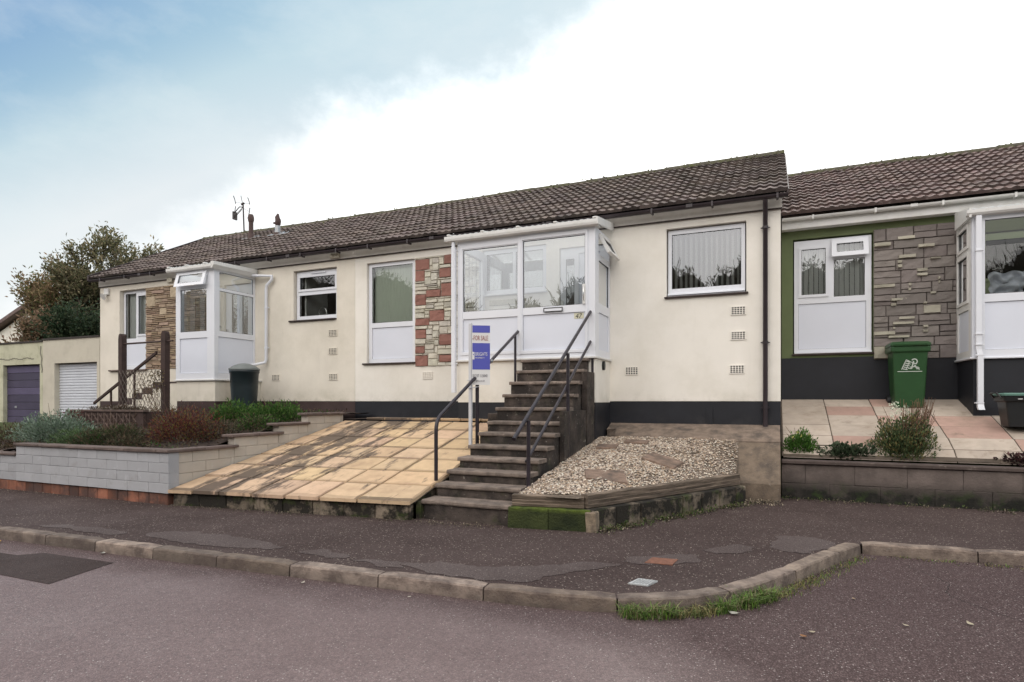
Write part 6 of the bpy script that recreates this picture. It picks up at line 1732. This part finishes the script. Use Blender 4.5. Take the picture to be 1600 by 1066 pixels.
# woodland and lamp on the other side of the road (they show in the window glass)
f = MB()
for k in range(64):
    x = -76 + k * 1.9 + R.uniform(-.8, .8); y = -26 + R.uniform(-3, 3)
    h_ = 10.0 + max(0, min((-22 - x) * .4, 4.5)) + max(0, min((x + 16) * .4, 2.6)) + 1.6 * noise.noise(Vector((x * .13, 0, 0))) + R.uniform(-.7, .7)
    rx_ = R.uniform(1.8, 2.8); tb = tcol([(.050, .040, .028), (.065, .050, .036), (.040, .040, .026)], .8, 1.2)
    secs = []
    for a in range(11):
        e = -math.pi / 2 + math.pi * a / 10; row = []
        for b in range(14):
            w_ = 2 * math.pi * b / 14; n_ = 1 + .45 * noise.noise(Vector((math.cos(w_) * 1.8 + k * 5, math.sin(w_) * 1.8, e * 2)))
            row.append((x + rx_ * max(math.cos(e), .02) * math.cos(w_) * n_, y + rx_ * max(math.cos(e), .02) * math.sin(w_) * n_, -1.3 + h_ * (.44 + .44 * math.sin(e) * (.85 + .15 * n_))))
        secs.append(row)
    f.loft(secs, tint=tb, smooth=True)
    for q in range(620):
        a = R.uniform(0, 6.28); e = R.uniform(.0, 1.5); rr_ = R.uniform(.85, 1.09)
        p = Vector((x + rx_ * math.cos(e) * math.cos(a) * rr_, y + rx_ * math.cos(e) * math.sin(a) * rr_, -1.3 + h_ * (.44 + .44 * math.sin(e) * rr_)))
        leaf(f, p, rv() + Vector((0, 0, .8)), rv(), R.uniform(.22, .6), .10, tcol([(.08, .06, .042), (.055, .045, .03), (.10, .08, .05)]))
    for q in range(12):
        a = R.uniform(0, 6.28); e = R.uniform(.5, 1.45)
        d = Vector((math.cos(a) * math.cos(e), math.sin(a) * math.cos(e), math.sin(e))); p = Vector((x, y, -1.3 + h_ * .5)); l = h_ * R.uniform(.36, .45)
        f.tube([tuple(p), tuple(p + d * l * .7), tuple(p + d * l + rv() * .3)], [.08, .04, .015], 3, tint=(.075, .058, .045), cap=False, smooth=False)
f.build('woodland', M['leaf'], kind='stuff', label='bare brown woodland across the road, seen reflected in the window glass', norm=False)
sheet('verge', [(-60, -4.5), (60, -4.5), (60, -60), (-60, -60)], RZ + .004, M['ground'])
lp = empty('street_lamp', (-2.4, -8, RZ), 'grey street lamp across the road, reflected in the right window', 'street lamp')
f = MB(); f.tube([(-2.4, -8, RZ), (-2.4, -8, 0), (-2.4, -8, 4.2)], [.09, .07, .05], 10); f.build('column', M['aerial'], lp)
f = MB(); f.loft([[(-2.4 + .10 * math.cos(a) * s_ + o, -8 + .12 * math.sin(a) * s_, z) for a in [2 * math.pi * k / 10 for k in range(10)]] for s_, o, z in ((.6, 0, 4.1), (1.3, .06, 4.22), (1.5, .1, 4.40), (.8, .1, 4.52))]); f.build('lantern', M['aerial'], lp)

# ================================================================== SKY, SUN, CAMERA
W = bpy.data.worlds.new('World'); sc.world = W; W.use_nodes = True
nt = W.node_tree; N = nt.nodes; L = nt.links; N.clear()
out = N.new('ShaderNodeOutputWorld'); bg = N.new('ShaderNodeBackground'); L.new(bg.outputs[0], out.inputs[0])
SUN_EL, SUN_AZ = 33, 8     # azimuth east of the facade normal (+y)
sky = N.new('ShaderNodeTexSky'); sky.sky_type = 'NISHITA'; sky.sun_disc = False
sky.sun_elevation = rad(SUN_EL); sky.sun_rotation = rad(SUN_AZ); sky.air_density = 1.0; sky.dust_density = .6; sky.ozone_density = 1.3
tc = N.new('ShaderNodeTexCoord'); nrm = N.new('ShaderNodeVectorMath'); nrm.operation = 'NORMALIZE'; L.new(tc.outputs['Generated'], nrm.inputs[0])
def dot(v):
    d = N.new('ShaderNodeVectorMath'); d.operation = 'DOT_PRODUCT'; d.inputs[1].default_value = v; L.new(nrm.outputs[0], d.inputs[0]); return d.outputs['Value']
def mth(o, a, b=None, c=None, cl=False):
    k = N.new('ShaderNodeMath'); k.operation = o; k.use_clamp = cl
    for i, v in enumerate((a, b, c)):
        if v is None: continue
        if isinstance(v, (int, float)): k.inputs[i].default_value = v
        else: L.new(v, k.inputs[i])
    return k.outputs[0]
def mrg(s_, a, b, c=0., d=1., smooth=False):
    r = N.new('ShaderNodeMapRange'); r.inputs[1].default_value = a; r.inputs[2].default_value = b; r.inputs[3].default_value = c; r.inputs[4].default_value = d
    if smooth: r.interpolation_type = 'SMOOTHSTEP'
    L.new(s_, r.inputs[0]); return r.outputs[0]
def nse(scale, det=6, rough=.55, st=(1, 1, 1), off=(0, 0, 0)):
    mp = N.new('ShaderNodeMapping'); mp.inputs['Scale'].default_value = st; mp.inputs['Location'].default_value = off; L.new(nrm.outputs[0], mp.inputs[0])
    t = N.new('ShaderNodeTexNoise'); t.inputs['Scale'].default_value = scale; t.inputs['Detail'].default_value = det; t.inputs['Roughness'].default_value = rough
    L.new(mp.outputs[0], t.inputs[0]); return t.outputs[0]
def cmix(fc, a, b):
    x = N.new('ShaderNodeMix'); x.data_type = 'RGBA'
    L.new(fc, x.inputs[0]) if not isinstance(fc, float) else setattr(x.inputs[0], 'default_value', fc)
    for i, v in ((6, a), (7, b)):
        if isinstance(v, tuple): x.inputs[i].default_value = (*v, 1)
        else: L.new(v, x.inputs[i])
    return x.outputs[2]
fpl = dot((-.074, -.584, .808))
n1 = nse(3.2, 7, .55, (1, 1, 1.4), (3, 1, 0)); n2 = nse(9, 6, .6, (1, 1, 1.3), (0, 4, 2))
fpl2 = mth('ADD', fpl, mrg(dot((-.875, .484, 0)), .86, .985, 0, .075, True))
edge = mth('ADD', fpl2, mth('ADD', mth('MULTIPLY', mth('SUBTRACT', n1, .5), -.20), mth('MULTIPLY', mth('SUBTRACT', n2, .5), -.15)))
cloud = mrg(edge, -.125, .015, 1, 0, True)
# the unseen part of the sky, overhead and behind the camera, is thin bright cloud
cloud2 = mth('MAXIMUM', cloud, mrg(fpl, .30, .52, 0, .92, True))
wisp = mth('MULTIPLY', mrg(nse(2.6, 7, .62, (.8, 1.4, 2.6), (5, 0, 1)), .42, .78), .60)
skyc = N.new('ShaderNodeVectorMath'); skyc.operation = 'SCALE'; skyc.inputs[3].default_value = .115; L.new(sky.outputs[0], skyc.inputs[0])
bluegrad = cmix(mrg(fpl, -.04, .12, 0, 1), (.95, .98, .97), (.50, .72, .80)); bluegrad = cmix(mrg(fpl, .06, .21, 0, 1), bluegrad, (.11, .29, .62))
left = mrg(dot((-.875, .484, 0)), .80, .97, .0, 1.0)
bluegrad = cmix(mth('MULTIPLY', mth('SUBTRACT', 1.0, left), .55), bluegrad, (.58, .80, .88))
blue = cmix(.82, skyc.outputs[0], bluegrad)
blue = cmix(wisp, blue, (.86, .93, .95))
# cloud colour: white towards the sun, greyer in patches low on the left, and a soft grey deck behind the camera
sund = dot((math.sin(rad(SUN_AZ)) * math.cos(rad(SUN_EL)), math.cos(rad(SUN_AZ)) * math.cos(rad(SUN_EL)), math.sin(rad(SUN_EL))))
bright = mrg(sund, .2, .95, 1.02, 1.9)
greyp = mth('MULTIPLY', mrg(nse(2.3, 6, .6, (1, 1, 2.2), (1.5, 2.2, .4)), .50, .68), mrg(sund, .60, .80, 1.0, 0))
cl = cmix(mth('MULTIPLY', greyp, .40), (1, .995, .985), (.60, .62, .70))
cs = N.new('ShaderNodeVectorMath'); cs.operation = 'SCALE'; L.new(cl, cs.inputs[0]); L.new(bright, cs.inputs[3])
behind = mrg(dot((0, -1, 0)), .0, .5, 0, 1)
bk = cmix(mrg(nse(1.8, 5, .55), .35, .68), (2.22, 2.15, 2.10), (2.90, 2.74, 2.58))
cc = cmix(behind, cs.outputs[0], bk)
lowdim = N.new('ShaderNodeVectorMath'); lowdim.operation = 'SCALE'; L.new(bk, lowdim.inputs[0]); L.new(mrg(dot((0, 0, 1)), .10, .50, .55, 1.12), lowdim.inputs[3])
cc = cmix(behind, cs.outputs[0], lowdim.outputs[0])
final = cmix(cloud2, blue, cc)
L.new(final, bg.inputs[0]); bg.inputs[1].default_value = 1.0

sl_ = bpy.data.lights.new('sun', 'SUN'); sl_.energy = 1.3; sl_.angle = rad(11); sl_.color = (1, .94, .86)
so = bpy.data.objects.new('sun', sl_); lk(so)
d = Vector((math.sin(rad(SUN_AZ)) * math.cos(rad(SUN_EL)), math.cos(rad(SUN_AZ)) * math.cos(rad(SUN_EL)), math.sin(rad(SUN_EL))))
so.rotation_euler = (-d).to_track_quat('-Z', 'Y').to_euler(); so.location = (5, 30, 20)

cam = bpy.data.cameras.new('camera'); co = bpy.data.objects.new('camera', cam); lk(co)
co.location = (0, 0, 0); co.rotation_euler = (rad(90), 0, rad(23.5))
cam.sensor_width = 36; cam.lens = 943 / 1600 * 36; cam.shift_y = (627 - 533) / 1600; cam.clip_start = .05; cam.clip_end = 2000
sc.camera = co
sc.render.engine = 'CYCLES'
sc.cycles.max_bounces = 8; sc.cycles.transparent_max_bounces = 16; sc.cycles.glossy_bounces = 4
sc.cycles.use_denoising = True
sc.view_settings.view_transform = 'Standard'; sc.view_settings.look = 'None'; sc.view_settings.exposure = 0; sc.view_settings.gamma = 1
